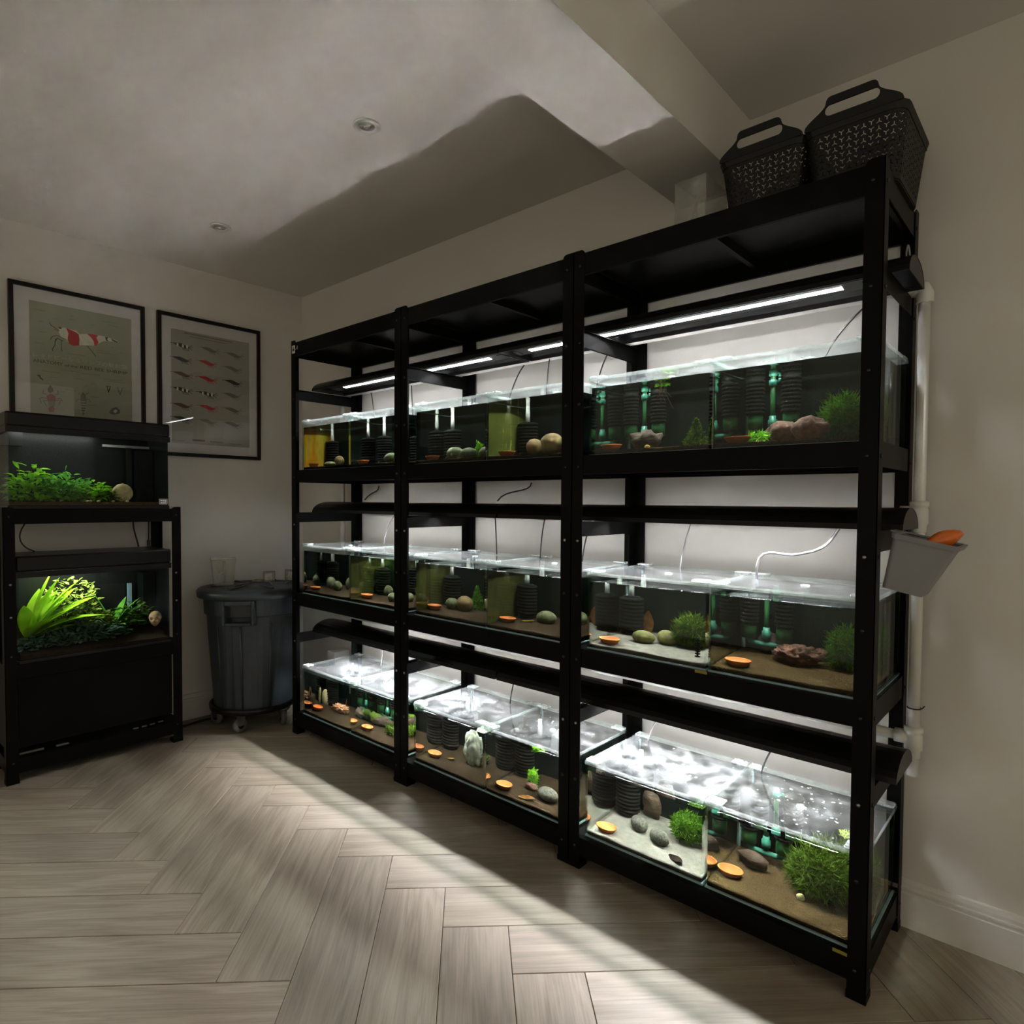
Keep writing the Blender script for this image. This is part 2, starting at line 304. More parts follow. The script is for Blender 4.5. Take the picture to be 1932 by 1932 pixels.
def thing(name, label, cat, loc=(0, 0, 0), rot=None, group=None):
    o = bpy.data.objects.new(name, None); COL.objects.link(o); o.location = loc; o.empty_display_size = 0.05
    if rot is not None: o.rotation_euler = rot
    return tag(o, label, cat, group)
def struct(o, label=None):
    o['kind'] = 'structure'
    if label: o['label'] = label
    return o
def bez(p0, p1, p2, p3, n=12):
    r = []
    for i in range(n+1):
        t = i/n; r.append(tuple((1-t)**3*a+3*(1-t)**2*t*b+3*(1-t)*t*t*c+t**3*d for a, b, c, d in zip(p0, p1, p2, p3)))
    return r

# ------------------------------------------------------------------ setting
XL, YW, ZC = -0.611, 0.422, 2.503
XR, YF = 4.4, -3.6
struct(MB().box(XL-0.1, XR, YW, YW+0.1, 0, ZC).build('wall_back', 'wall'), 'long cream painted wall behind the tank rack')
struct(MB().box(XL-0.1, XL, YF, YW+0.1, 0, ZC).build('wall_left', 'wall'), 'cream wall with two framed shrimp prints')
struct(MB().box(XL-0.1, XR, YF, YW+0.1, ZC, ZC+0.1).build('ceiling', 'ceil'), 'plain pale ceiling with recessed spotlights')
struct(MB().box(1.968, 2.21, YF, YW, 2.282, ZC).build('beam', 'wall'), 'boxed-in ceiling beam running away from the rack wall')
bbp = [(0, 0), (0.018, 0), (0.018, 0.10), (0.0155, 0.102), (0.0155, 0.108), (0.0175, 0.110), (0.0175, 0.116), (0.013, 0.119), (0.012, 0.128), (0.008, 0.138), (0.004, 0.141), (0, 0.141)]
struct(MB().prism([(YW-a, b) for a, b in bbp], 0, XL+0.018, XR).build('baseboard_back', 'trim'), 'stepped skirting board along the rack wall')
struct(MB().prism([(XL+a, b) for a, b in bbp], 1, YF, YW).build('baseboard_left', 'trim'), 'stepped skirting board along the wall of framed prints')
# herringbone floor: each plank a child of the floor
floor = struct(MB().box(XL-0.1, XR, YF, YW+0.1, -0.05, -0.006).build('floor', 'subfloor'), 'grey-brown oak herringbone floor')
def clip(poly, rect):
    x0, x1, y0, y1 = rect
    for ax, val, sg in ((0, x0, 1), (0, x1, -1), (1, y0, 1), (1, y1, -1)):
        out = []
        for i in range(len(poly)):
            a, b = poly[i-1], poly[i]; da, db = (a[ax]-val)*sg, (b[ax]-val)*sg
            if (da < 0) != (db < 0):
                t = da/(da-db); out.append((a[0]+(b[0]-a[0])*t, a[1]+(b[1]-a[1])*t))
            if db >= 0: out.append(b)
        poly = out
        if len(poly) < 3: return []
    return poly
PW, PN = 0.1895, 4; O2 = (1.458, -0.507); S2 = math.sqrt(0.5); PG = 0.0008
def uv2xy(u, v): return (O2[0]+PW*(u*S2+v*S2), O2[1]+PW*(-u*S2+v*S2))
def plankmesh():
    l, h = PN*PW/2-PG, PW/2-PG; b = 0.0012
    m = MB(); m.rings([[(-l, -h, -0.0055), (l, -h, -0.0055), (l, h, -0.0055), (-l, h, -0.0055)], [(-l, -h, -b), (l, -h, -b), (l, h, -b), (-l, h, -b)], [(-l+b, -h+b, 0), (l-b, -h+b, 0), (l-b, h-b, 0), (-l+b, h-b, 0)]])
    return m.mesh('plank')
PM = plankmesh(); PM.materials.append(M['plank']); rect = (XL, XR, YF, YW)
for a in range(-40, 41):
    for b in range(-8, 9):
        for (c0, c1, ang) in (((a+b*PN, a-b*PN), (a+b*PN+PN, a-b*PN+1), -45), ((a+b*PN+PN, a-b*PN+1-PN), (a+b*PN+PN+1, a-b*PN+1), 45)):
            cen = uv2xy((c0[0]+c1[0])/2, (c0[1]+c1[1])/2)
            if not (XL-0.5 < cen[0] < XR+0.5 and YF-0.5 < cen[1] < YW+0.5): continue
            g = PG/PW
            q = [uv2xy(c0[0]+g, c0[1]+g), uv2xy(c1[0]-g, c0[1]+g), uv2xy(c1[0]-g, c1[1]-g), uv2xy(c0[0]+g, c1[1]-g)]
            if all(XL <= p[0] <= XR and YF <= p[1] <= YW for p in q): obj('plank', PM, None, floor, (*cen, 0), (0, 0, R(ang)))
            else:
                p = clip(q, rect)
                if len(p) < 3: continue
                ca, sa = math.cos(R(-ang)), math.sin(R(-ang))
                loc = [((x-cen[0])*ca-(y-cen[1])*sa, (x-cen[0])*sa+(y-cen[1])*ca) for x, y in p]
                MB().prism(loc, 2, -0.0055, 0).build('plank', 'plank', floor, (*cen, 0), (0, 0, R(ang)))

# ------------------------------------------------------------------ racks
SH = [0.104, 0.740, 1.380, 2.034]           # shelf tops
BARZ = [0.525, 1.163, 1.803]                # tops of the bars that carry the light hoods
DEP, PWD, TH = 0.41, 0.043, 0.0022
HT = 2.051
bolt_me = MB().lathe([(0.0001, 0.0032), (0.0035, 0.0028), (0.0052, 0.001), (0.0052, 0.0)], 10).mesh('bolt'); bolt_me.materials.append(M['blackbolt'])
bolt_st = MB().lathe([(0.0001, 0.0032), (0.0035, 0.0028), (0.0052, 0.001), (0.0052, 0.0)], 10).mesh('bolt'); bolt_st.materials.append(M['steel'])
def postmesh(sx, sy):
    """angle post, corner at origin, flanges run inwards along sx / sy; rounded top on the front flange"""
    m = MB(); w_ = PWD
    pr = [(0, 0), (w_*sx, 0), (w_*sx, HT-0.014)]+[((w_-0.014+0.014*math.cos(R(t)))*sx, HT-0.014+0.014*math.sin(R(t))) for t in (30, 60, 90)]+[(0, HT)]
    m.prism(pr, 1, 0, TH*sy)
    pr = [(0, 0), (w_*sy, 0), (w_*sy, HT-0.014)]+[((w_-0.014+0.014*math.cos(R(t)))*sy, HT-0.014+0.014*math.sin(R(t))) for t in (30, 60, 90)]+[(0, HT)]
    m.prism(pr, 0, 0, TH*sx)
    m.box(min(-0.001*sx, (w_+.002)*sx), max(-0.001*sx, (w_+.002)*sx), min(-0.001*sy, (w_+.002)*sy), max(-0.001*sy, (w_+.002)*sy), 0, 0.018)
    return m
def railprof(h): return [(0, 0), (0.012, 0), (0.012, TH), (TH, TH), (TH, h-TH), (0.02, h-TH), (0.02, h), (0, h)]
RN = ['left', 'middle', 'right']
def rack(k):
    x0 = 0.9*k
    t = thing('storage_rack', ['black steel rack of tanks nearest the wheeled bin', 'black steel rack of tanks between the other two racks', 'black steel rack of tanks carrying two black baskets on top'][k], 'rack', (x0, 0, 0), group='black steel tank racks')
    Wd = 0.9
    for sx, sy, px, py in ((1, 1, 0.0005, 0), (-1, 1, Wd-0.0005, 0), (1, -1, 0.0005, DEP), (-1, -1, Wd-0.0005, DEP)):
        p = postmesh(sx, sy).build('post', 'black', t, (px, py, 0))
        if sy > 0:
            for bz in (0.075, 0.30, 0.49, 0.705, 0.92, 1.10, 1.345, 1.55, 1.75, 2.0):
                st = bz in (0.49, 1.10)
                obj('bolt', bolt_st if st else bolt_me, None, p, (sx*0.026, -0.0003, bz), (R(90), 0, 0))
        if (k == 2 and sx < 0):
            for bz in (0.075, 0.49, 0.705, 1.10, 1.345, 1.75, 2.0):
                obj('bolt', bolt_me, None, p, (0.0003, sy*0.024, bz), (0, R(90), 0))
    for i, z in enumerate(SH):
        h = 0.062 if i < 3 else 0.070
        zz = z+(0.002 if i < 3 else 0.006)
        m = MB().prism([(TH+0.0003+a, zz-h+b) for a, b in railprof(h)], 0, 0.003, Wd-0.003); m.build('front_rail', 'black', t)
        m = MB().prism([(DEP-TH-0.0003-a, zz-h+b) for a, b in railprof(h)], 0, 0.003, Wd-0.003); m.build('rear_rail', 'black', t)
        for e in (0, 1):
            X = 0.0032 if e == 0 else Wd-0.0032; s = 1 if e == 0 else -1
            MB().prism([(X, zz-h), (X+TH*s, zz-h), (X+TH*s, zz), (X, zz)], 1, 0.0245, DEP-0.0245).build('side_rail', 'black', t)
        pn = MB()
        pn.box(0.006, Wd-0.006, 0.0245, DEP-0.0245, z-0.010, z-0.001); pn.build('shelf_panel', 'shelf', t)
        MB().box(Wd/2-0.008, Wd/2+0.008, 0.0246, DEP-0.0246, z-0.040, z-0.0104).build('brace', 'shelf', t)
        for ex in (0.028, Wd-0.04): MB().box(ex, ex+0.012, 0.0246, DEP-0.0246, z-0.03, z-0.0104).build('brace', 'shelf', t)
    for z in BARZ:
        for e in (0, 1):
            X = 0.0032 if e == 0 else Wd-0.0032; s = 1 if e == 0 else -1
            MB().prism([(X, z-0.052), (X+TH*s, z-0.052), (X+TH*s, z-0.002), (X+0.014*s, z-0.002), (X+0.014*s, z), (X, z)], 1, 0.0245, DEP-0.0245).build('light_bar', 'black', t)
    if k == 0:
        st = MB().box(0.012, 0.040, -0.0018, -0.0002, 1.985, 2.025).build('sticker', 'sticker', t); MB().box(0.017, 0.035, -0.0022, -0.0018, 1.997, 2.008).build('sticker_print', 'ink_dark', st)
        MB().prism([(0.021, 2.011), (0.026, 2.020), (0.028, 2.013), (0.033, 2.016), (0.031, 2.010)], 1, -0.0022, -0.0018).build('sticker_print', 'ink_dark', st)
        MB().tube([(0.045, -0.0018, 2.00), (0.062, -0.0018, 2.010), (0.064, -0.0018, 2.02), (0.066, -0.0018, 2.0)], 0.001, 5).build('scribble', 'sticker', t)
    if k == 2:
        for (u, v) in ((1322, 1268), (1585, 1797)):
            p = AY(u, v, 0.0) - Vector((x0, 0, 0))
            MB().box(p.x-0.018, p.x+0.018, 0.0001, 0.0022, p.z-0.004, p.z+0.004).build('yellow_sticker', 'ink_yellow', t)
    return t
for k in range(3): rack(k)

# ------------------------------------------------------------------ light hoods
ROWN = ['bottom', 'middle', 'top']
def hood(ri, e):
    xa, xb = ((0.03, 1.362), (1.372, 2.735))[e]; z = BARZ[ri]+0.0005; Y0, Y1, H = 0.10, 0.30, 0.056
    t = thing('light_hood', f"long black arched light hood above the {ROWN[ri]} tanks, {('left', 'right')[e]} of the pair", 'light', (xa, 0.2, z), group='black light hoods over the tanks')
    Lh = xb-xa
    def arc(a, b_, n=12): return [(-a*math.cos(math.pi*i/n), b_*math.sin(math.pi*i/n)) for i in range(n+1)]
    o = arc(0.1, H); i_ = arc(0.097, H-0.003)
    m = MB(); m.prism(o+list(reversed(i_)), 0, 0, Lh)
    for f in range(len(m.f)): pass
    m.build('shell', 'hood', t)
    for xx in (0.0, Lh-0.004): MB().prism([(a*0.97, b*0.94) for a, b in arc(0.1, H)], 0, xx+0.0005, xx+0.0035).build('end_cap', 'hood', t)
    la, lb = ((0.185, 1.235), (1.448, 2.561))[e]
    bar = MB().box(la-xa-0.10, lb-xa+0.10, -0.030, 0.030, 0.003, 0.016, 0.003).build('lamp_bar', 'hood', t, (0, 0, 0.012), (-R(LED_TILT), 0, 0))
    MB().box(la-xa, lb-xa, -0.0092, 0.0092, 0.0026, 0.0031).build('led_strip', 'led%d' % ri, bar)
    for xx in (la-xa-0.07, lb-xa+0.07): MB().box(xx-0.02, xx+0.02, -0.018, 0.018, 0.0004, 0.0030, 0.001).build('bracket', 'cable', bar)
for ri in range(3):
    for e in range(2): hood(ri, e)

# ------------------------------------------------------------------ tanks
TX = [0.054, 0.4745, 0.957, 1.3775, 1.848, 2.2705]; TW = 0.416; TY0, TY1 = 0.030, 0.383; TH_ = 0.245; GT = 0.005
SUBT = 0.017
def where(ri, i): return f"{('left', 'right')[i % 2]} tank, {ROWN[ri]} shelf, {RN[i//2]} rack"
SANDT = {(0, 4), (1, 4)}; TANT = {(0, 5), (1, 5), (2, 5), (2, 4)}
LEFTMAT = {(2, 0): 'algae_amber', (2, 3): 'algae_green', (1, 1): 'algae_haze', (1, 2): 'algae_haze', (1, 3): 'algae_haze'}
LIDCLEAR = {(0, 5), (0, 3)}
def tank(ri, i):
    z = SH[ri]; x = TX[i]; D = TY1-TY0
    lidm = 'lid_clear' if (ri, i) in LIDCLEAR else 'lid_frost'
    t = thing('shrimp_tank', f"clear glass shrimp tank with lid, {where(ri, i)}", 'tank', (x, TY0, z), group='glass shrimp tanks on the racks')
    MB().box(0, TW, 0, D, 0, GT).build('base_pane', 'edge', t)
    MB().box(GT, TW-GT, 0, GT, GT, TH_).build('front_pane', 'glass', t)
    MB().box(0, GT, 0, D, GT, TH_).build('side_pane', 'sideglass', t)
    if (ri, i) in LEFTMAT: MB().box(GT+0.0012, GT+0.0018, 0.008, D-0.008, SUBT, 0.218).build('algae_film', LEFTMAT[(ri, i)], t)
    MB().box(TW-GT, TW, 0, D, GT, TH_).build('side_pane', 'glass', t)
    rp = MB().box(GT, TW-GT, D-GT, D, GT, TH_).build('rear_pane', 'glass', t)
    MB().box(GT, TW-GT, D+0.0005, D+0.002, 0.003, TH_-0.004).build('background', 'back', t)
    MB().box(GT, GT+0.006, D-GT-0.006, D-GT, GT, TH_-0.01).build('corner_seam', 'edge', t)
    # water: rippled top plus tinted sides
    g = 12; vs = []; fs = []
    wx0, wx1, wy0, wy1 = GT+0.0004, TW-GT-0.0004, GT+0.0004, D-GT-0.0004
    for a in range(g+1):
        for b in range(g+1): vs.append((wx0+(wx1-wx0)*a/g, wy0+(wy1-wy0)*b/g, 0.224+0.0012*noise.noise((a*.9+i*7, b*.9+ri*5, 0))))
    for a in range(g):
        for b in range(g): fs.append((a*(g+1)+b, (a+1)*(g+1)+b, (a+1)*(g+1)+b+1, a*(g+1)+b+1))
    nt_ = len(fs)
    per = [a*(g+1) for a in range(g+1)]+[g*(g+1)+b for b in range(1, g+1)]+[a*(g+1)+g for a in range(g-1, -1, -1)]+[b for b in range(g-1, 0, -1)]
    n0 = len(vs); vs += [(vs[p][0], vs[p][1], GT+0.0003) for p in per]
    for q in range(len(per)): fs.append((per[q], n0+q, n0+(q+1) % len(per), per[(q+1) % len(per)]))
    me = bpy.data.meshes.new('water'); me.from_pydata(vs, [], fs); me.materials.append(M['water']); me.materials.append(M['waterside']); me.materials.append(M['waterback'])
    for q, p_ in enumerate(me.polygons): p_.material_index = 0 if q < nt_ else (2 if 2*g <= q-nt_ < 3*g else 1); p_.use_smooth = q < nt_
    obj('water', me, None, t)
    lid = MB().box(-0.0004, TW+0.0004, -0.002, D+0.001, TH_+0.006, TH_+0.011, 0.0015).build('lid', lidm, t)
    rim = MB()
    for (a0, a1, b0, b1) in ((-0.0004, TW+0.0004, -0.0055, -0.0022), (-0.0004, TW+0.0004, D+0.0012, D+0.004), (-0.0017, -0.0006, -0.0022, D+0.001), (TW+0.0006, TW+0.0017, -0.0022, D+0.001)):
        rim.box(a0, a1, b0, b1, TH_+0.001, TH_+0.012)
    rim.build('lid_rim', 'rimclear', lid)
    for cx, cy in ((0.0, 0.0), (TW-0.05, 0.0), (0.0, D-0.035), (TW-0.05, D-0.035)):
        MB().box(cx, cx+0.05, cy-0.002, cy+0.035, TH_+0.0115, TH_+0.018, 0.003).build('lid_clip', 'clip', lid)
    hx, hy = TW*0.52, D*0.42
    MB().lathe([(0.012, 0), (0.012, 0.003), (0.007, 0.003), (0.007, 0)], 16, (hx, hy, TH_+0.0112), cap=False).build('vent_ring', 'clip', lid)
    dm = MB(); dr = random.Random(ri*10+i)
    for _ in range(70 if (ri, i) in LIDCLEAR else 34):
        a_ = dr.uniform(0, 6.28); q_ = dr.gauss(0, 1)*0.075; q2 = dr.gauss(0, 1)*0.075; rr_ = dr.uniform(0.0012, 0.0042)
        cx, cy = min(max(TW*0.5+q_, 0.03), TW-0.03), min(max(D*0.5+q2, 0.04), D-0.04)
        dm.lathe([(rr_, -0.0002), (rr_*0.8, -0.0009), (rr_*0.3, -0.0014), (0.0001, -0.0015)], 7, (cx, cy, TH_+0.0058))
    dm.build('droplets', 'clip', lid)['kind'] = 'stuff'
    # substrate
    g = 20; vs = []; fs = []
    x0, x1, y0, y1 = GT+0.0005, TW-GT-0.0005, GT+0.0005, D-GT-0.0005
    for a in range(g+1):
        for b in range(g+1):
            X = x0+(x1-x0)*a/g; Y = y0+(y1-y0)*b/g
            vs.append((X, Y, SUBT-GT+0.004*noise.noise((X*9+i*3, Y*9+ri*7, 1.3))+0.0018*noise.noise((X*60, Y*60, i+ri*9))+0.014*(b/g)))
    for a in range(g):
        for b in range(g): fs.append((a*(g+1)+b, (a+1)*(g+1)+b, (a+1)*(g+1)+b+1, a*(g+1)+b+1))
    per = [a*(g+1) for a in range(g+1)]+[g*(g+1)+b for b in range(1, g+1)]+[a*(g+1)+g for a in range(g-1, -1, -1)]+[b for b in range(g-1, 0, -1)]
    n0 = len(vs); vs += [(vs[p][0], vs[p][1], 0) for p in per]
    for q in range(len(per)): fs.append((per[q], per[(q+1) % len(per)], n0+(q+1) % len(per), n0+q))
    fs.append(tuple(range(n0, n0+len(per))))
    sm = 'sand' if (ri, i) in SANDT else 'tansoil' if (ri, i) in TANT else 'soil'
    s = MB().add(vs, fs, True).build('sand_bed' if sm == 'sand' else 'soil_bed', sm, None, (x, TY0, z+GT+0.0005))
    tag(s, f"{'pale sand' if sm == 'sand' else 'tan gravel' if sm == 'tansoil' else 'dark brown soil'} bed in {where(ri, i)}", 'sand' if sm == 'sand' else 'soil', 'substrate beds in the tanks', 'stuff')
for ri in range(3):
    for i in range(6): tank(ri, i)

# ------------------------------------------------------------------ tank contents
def zsub(ri): return SH[ri]+SUBT+0.004
def refr(u, v, ax, val):
    """point seen under a pixel direction through the front glass, bent by the water"""
    d = ray(u, v).normalized(); p = CAM+d*((TY0+GT-CAM.y)/d.y)
    k = 1/1.33; c = d.y; n = Vector((0, 1, 0)); s2 = k*k*(1-c*c); d2 = d*k+n*(math.sqrt(1-s2)-k*c)
    if ax == 2 and abs(d2.z) < 1e-4: return p+d2*0.1
    t_ = (val-p[ax])/d2[ax]
    return p+d2*(t_ if t_ > 0 else 0.05)
def place(ri, i, u, v, rad=0.04, y=None):
    """point on the substrate of a tank under pixel direction, kept inside the glass"""
    if y is None:
        p = refr(u, v, 2, zsub(ri))
    else: p = refr(u, v, 1, y)
    X = min(max(p.x, TX[i]+GT+rad), TX[i]+TW-GT-rad); Y = min(max(p.y, TY0+GT+rad), TY1-GT-rad)
    z = SH[ri]+SUBT+0.014*((Y-TY0)/(TY1-TY0))-0.001
    return Vector((X, Y, z))
dish_me = MB().lathe([(0.0001, 0.0), (0.027, 0.0), (0.0355, 0.013), (0.0380, 0.0145), (0.0378, 0.0165), (0.0345, 0.0165), (0.0325, 0.014), (0.0265, 0.0045), (0.0001, 0.004)], 28).mesh('feeding_dish'); dish_me.materials.append(M['dish'])
def dish(ri, i, u, v, y=None, extra=''):
    p = place(ri, i, u, v, 0.04, y); p.z += 0.0025
    tag(obj('feeding_dish', dish_me, None, None, p), f"orange clay feeding dish{extra} in {where(ri, i)}", 'dish', 'orange feeding dishes')
def rockmesh(rx, ry, rz, amp, seed, freq=2.2, holes=0, sub=3, flat=True):
    bm = bmesh.new(); bmesh.ops.create_icosphere(bm, subdivisions=sub, radius=1)
    hs = [Vector((rnd.uniform(-1, 1), rnd.uniform(-1, .2), rnd.uniform(-.2, 1))).normalized() for _ in range(holes)]
    for v_ in bm.verts:
        d = v_.co.normalized(); k = 1+amp*noise.noise(d*freq+Vector((seed*3.1, seed*1.7, seed)))+amp*.4*noise.noise(d*freq*3+Vector((seed, 0, 0)))
        for h in hs:
            q = (d-h).length
            if q < 0.42: k -= 0.45*(1-q/0.42)**0.6
        v_.co = Vector((d.x*rx*k, d.y*ry*k, d.z*rz*k+rz))
        if flat and v_.co.z < 0: v_.co.z *= 0.2
    me = bpy.data.meshes.new('rock'); bm.to_mesh(me); bm.free()
    for p in me.polygons: p.use_smooth = True
    return me
def rock(ri, i, u, v, rx, ry, rz, mat, desc, amp=0.1, name='pebble', cat='pebble', rot=0, y=None, holes=0, grp='pebbles in the tanks', freq=2.2, sub=3, tilt=0):
    p = place(ri, i, u, v, max(rx, ry)*0.9, y); p.z -= 0.004
    me = rockmesh(rx, ry, rz, amp, rnd.random()*20, freq, holes, sub)
    o = obj(name, me, mat, None, p, (0, R(tilt), R(rot)))
    tag(o, f"{desc} in {where(ri, i)}", cat, grp); return o
def blade(m, base, d, ln, wd, bend, seg=2):
    d = d.normalized(); s = d.cross(Vector((rnd.uniform(-1, 1), rnd.uniform(-1, 1), rnd.uniform(-1, 1)))).normalized()
    nb = s.cross(d); vs = []
    for k in range(seg+1):
        t = k/seg; p = base+d*ln*t+nb*bend*t*t*ln; ww = wd*(1-t*0.9)
        if k < seg: vs += [p-s*ww*.5, p+s*ww*.5]
        else: vs.append(p)
    fs = [(2*k, 2*k+1, 2*k+3, 2*k+2) for k in range(seg-1)]+[(2*seg-2, 2*seg-1, 2*seg)]
    m.add(vs, fs)
def mossmesh(rx, ry, rz, n, ln=0.03, wd=0.004, cone=False, droop=0.0):
    m = MB()
    for _ in range(n):
        d = Vector((rnd.gauss(0, 1), rnd.gauss(0, 1), rnd.gauss(0, 1))).normalized()
        if d.z < -0.75: d.z = -d.z*0.5
        k = rnd.uniform(0.35, 0.95)
        z = d.z*rz*k+rz*0.8; w_ = 1.0
        if cone: z = rnd.random()**1.5*rz*1.75; w_ = max(0.03, 1-z/(rz*1.85)); d = Vector((d.x, d.y, 0)).normalized()
        b = Vector((d.x*rx*k*w_, d.y*ry*k*w_, max(z, 0.002)))
        dd = d*0.7+Vector((rnd.gauss(0, .75), rnd.gauss(0, .75), rnd.gauss(0.1-droop, .75)))
        blade(m, b, dd, ln*(0.35+0.65*w_)*rnd.uniform(.45, 1.1), wd*rnd.uniform(.7, 1.3), rnd.uniform(-.5, .5))
    for v_ in range(len(m.v)):
        x_, y_, z_ = m.v[v_]
        m.v[v_] = (max(-rx*1.12, min(rx*1.12, x_)), max(-ry*1.12, min(ry*1.12, y_)), max(0.0, min(2.1*rz, z_)))
    if not cone and rz > 0.025:          # dense stems inside the clump
        bm = bmesh.new(); bmesh.ops.create_icosphere(bm, subdivisions=3, radius=1)
        for v_ in bm.verts:
            k = 0.74+0.22*noise.noise(v_.co*3.0+Vector((rx*90, rz*70, 0)))
            v_.co = Vector((v_.co.x*rx*k, v_.co.y*ry*k, max(0.001, v_.co.z*rz*k+rz*0.80)))
        bm.verts.index_update(); m.add([v_.co for v_ in bm.verts], [tuple(q.index for q in f_.verts) for f_ in bm.faces], True); bm.free()
    me = m.mesh('moss'); return me
def moss(ri, i, u, v, rx, ry, rz, n, mat, desc, y=None, ln=0.03, wd=0.004, cone=False, cat='moss', name='moss_clump', droop=0.0):
    p = place(ri, i, u, v, max(rx, ry)*1.13, y)
    o = obj(name, mossmesh(rx, ry, rz, n, ln, wd, cone, droop), mat, None, p)
    tag(o, f"{desc} in {where(ri, i)}", cat, 'moss and plants in the tanks'); return o
def leafmesh(ln, wd, curl=0.3, seg=8, fold=0.15, thick=0.0006):
    m = MB(); rows = []
    for k in range(seg+1):
        t = k/seg; w_ = wd*0.5*max(0.06, math.sin(math.pi*min(1, t*0.94+0.06))**0.8)
        z = curl*ln*(t*t); x = ln*t*(1-0.25*abs(curl)*t)
        rows.append([(x, -w_, z+fold*w_), (x, 0, z), (x, w_, z+fold*w_)])
    vs = [p for r in rows for p in r]; n = len(vs); vs += [(x, y, z-thick) for x, y, z in vs]
    fs = []
    for k in range(seg):
        for j in range(2):
            a = k*3+j; fs.append((a, a+3, a+4, a+1)); fs.append((n+a, n+a+1, n+a+4, n+a+3))
    m.add(vs, fs, True); return m.mesh('leaf')
def loose_leaf(ri, i, u, v, ln, wd, mat, desc, rot=(0, 0, 0), y=None, curl=0.1, lift=0.002, name='fallen_leaf'):
    p = place(ri, i, u, v, ln*.6, y); p.z += lift
    o = obj(name, leafmesh(ln, wd, curl), mat, None, p, tuple(R(a) for a in rot))
    tag(o, f"{desc} in {where(ri, i)}", 'leaf', 'leaves lying in the tanks'); return o

def ribbed(r, h, n, z0=0.0):
    prof = [(r*0.5, z0)]
    for k in range(n):
        a = z0+h*k/n; b = z0+h*(k+1)/n
        prof += [(r*0.90, a+0.0005), (r, a+(b-a)*0.25), (r, a+(b-a)*0.75), (r*0.90, b-0.0005)]
    prof.append((r*0.5, z0+h)); return prof
spongeA = MB().lathe(ribbed(0.046, 0.115, 9, 0.012), 24).mesh('sponge'); spongeA.materials.append(M['sponge'])
spongeA_base = MB().lathe([(0.038, 0), (0.040, 0.004), (0.036, 0.0118), (0.02, 0.0118)], 20).mesh('sponge_base'); spongeA_base.materials.append(M['hood'])
tubeA = MB().lathe([(0.0095, 0.127), (0.0095, 0.175), (0.0082, 0.176), (0.0082, 0.199)], 12).mesh('uplift_tube'); tubeA.materials.append(M['tubewhite'])
capA = MB().lathe([(0.030, 0.1272), (0.030, 0.1305), (0.012, 0.133), (0.0097, 0.133)], 18, cap=False).mesh('sponge_cap'); capA.materials.append(M['hood'])
def filterA(ri, i, us, Y=0.30):
    xs = sorted(min(max(refr(u, v, 1, Y).x, TX[i]+GT+0.05), TX[i]+TW-GT-0.05) for u, v in us)
    for k in range(1, len(xs)):
        if xs[k]-xs[k-1] < 0.0935: xs[k] = xs[k-1]+0.0935
    sh = max(0, xs[-1]-(TX[i]+TW-GT-0.048))
    xs = [x-sh for x in xs]
    t = thing('sponge_filter', f"black {'ribbed '}sponge filter with a white tube, {where(ri, i)}", 'filter', (xs[0], Y, SH[ri]+SUBT+0.0125), group='sponge filters with white tubes')
    for x in xs:
        d = (x-xs[0], 0, 0)
        obj('sponge_base', spongeA_base, None, t, d); s = obj('sponge', spongeA, None, t, d); obj('sponge_cap', capA, None, s); obj('uplift_tube', tubeA, None, t, d)
def filterB(ri, i, u, v, Y=0.315):
    x = refr(u, v, 1, Y).x; x = min(max(x, TX[i]+GT+0.085), TX[i]+TW-GT-0.085)
    t = thing('corner_filter', f"twin sponge filter on green tube with teal fittings, {where(ri, i)}", 'filter', (x, Y, SH[ri]+SUBT+0.034), group='green tube sponge filters')
    MB().tube([(0, 0.008, 0.09), (0, TY1-GT-0.001-Y, 0.09)], [0.004, 0.013], 12).build('suction_cup', 'hood', t)
    MB().tube([(0, 0, 0.016), (0, 0, 0.180)], 0.0075, 12).build('green_tube', 'pipegreen', t)
    MB().lathe([(0.0085, 0.024), (0.0135, 0.026), (0.0135, 0.048), (0.010, 0.050), (0.010, 0.060), (0.0085, 0.060)], 16).build('lower_fitting', 'pipeteal', t)
    MB().lathe([(0.0085, 0.148), (0.012, 0.150), (0.012, 0.166), (0.0085, 0.168)], 16).build('upper_fitting', 'pipeteal', t)
    MB().tube([(0.012, 0, 0.158), (0.020, -0.004, 0.162), (0.020, -0.004, 0.170)], 0.004, 8).build('air_nozzle', 'pipeteal', t)
    MB().tube([(-0.052, 0, 0.020), (-0.049, 0, 0.012), (-0.03, 0, 0.0085), (0, 0, 0.0085), (0.03, 0, 0.0085), (0.049, 0, 0.012), (0.052, 0, 0.020)], 0.0082, 12).build('tee_pipe', 'pipeteal', t)
    for s in (-1, 1):
        MB().lathe([(0.012, 0.020), (0.023, 0.024), (0.0235, 0.062), (0.021, 0.066)], 16, (s*0.052, 0, 0)).build('media_cage', 'pipegreen', t)
        MB().lathe(ribbed(0.0285, 0.105, 9, 0.0662), 18, (s*0.052, 0, 0)).build('sponge', 'sponge', t)

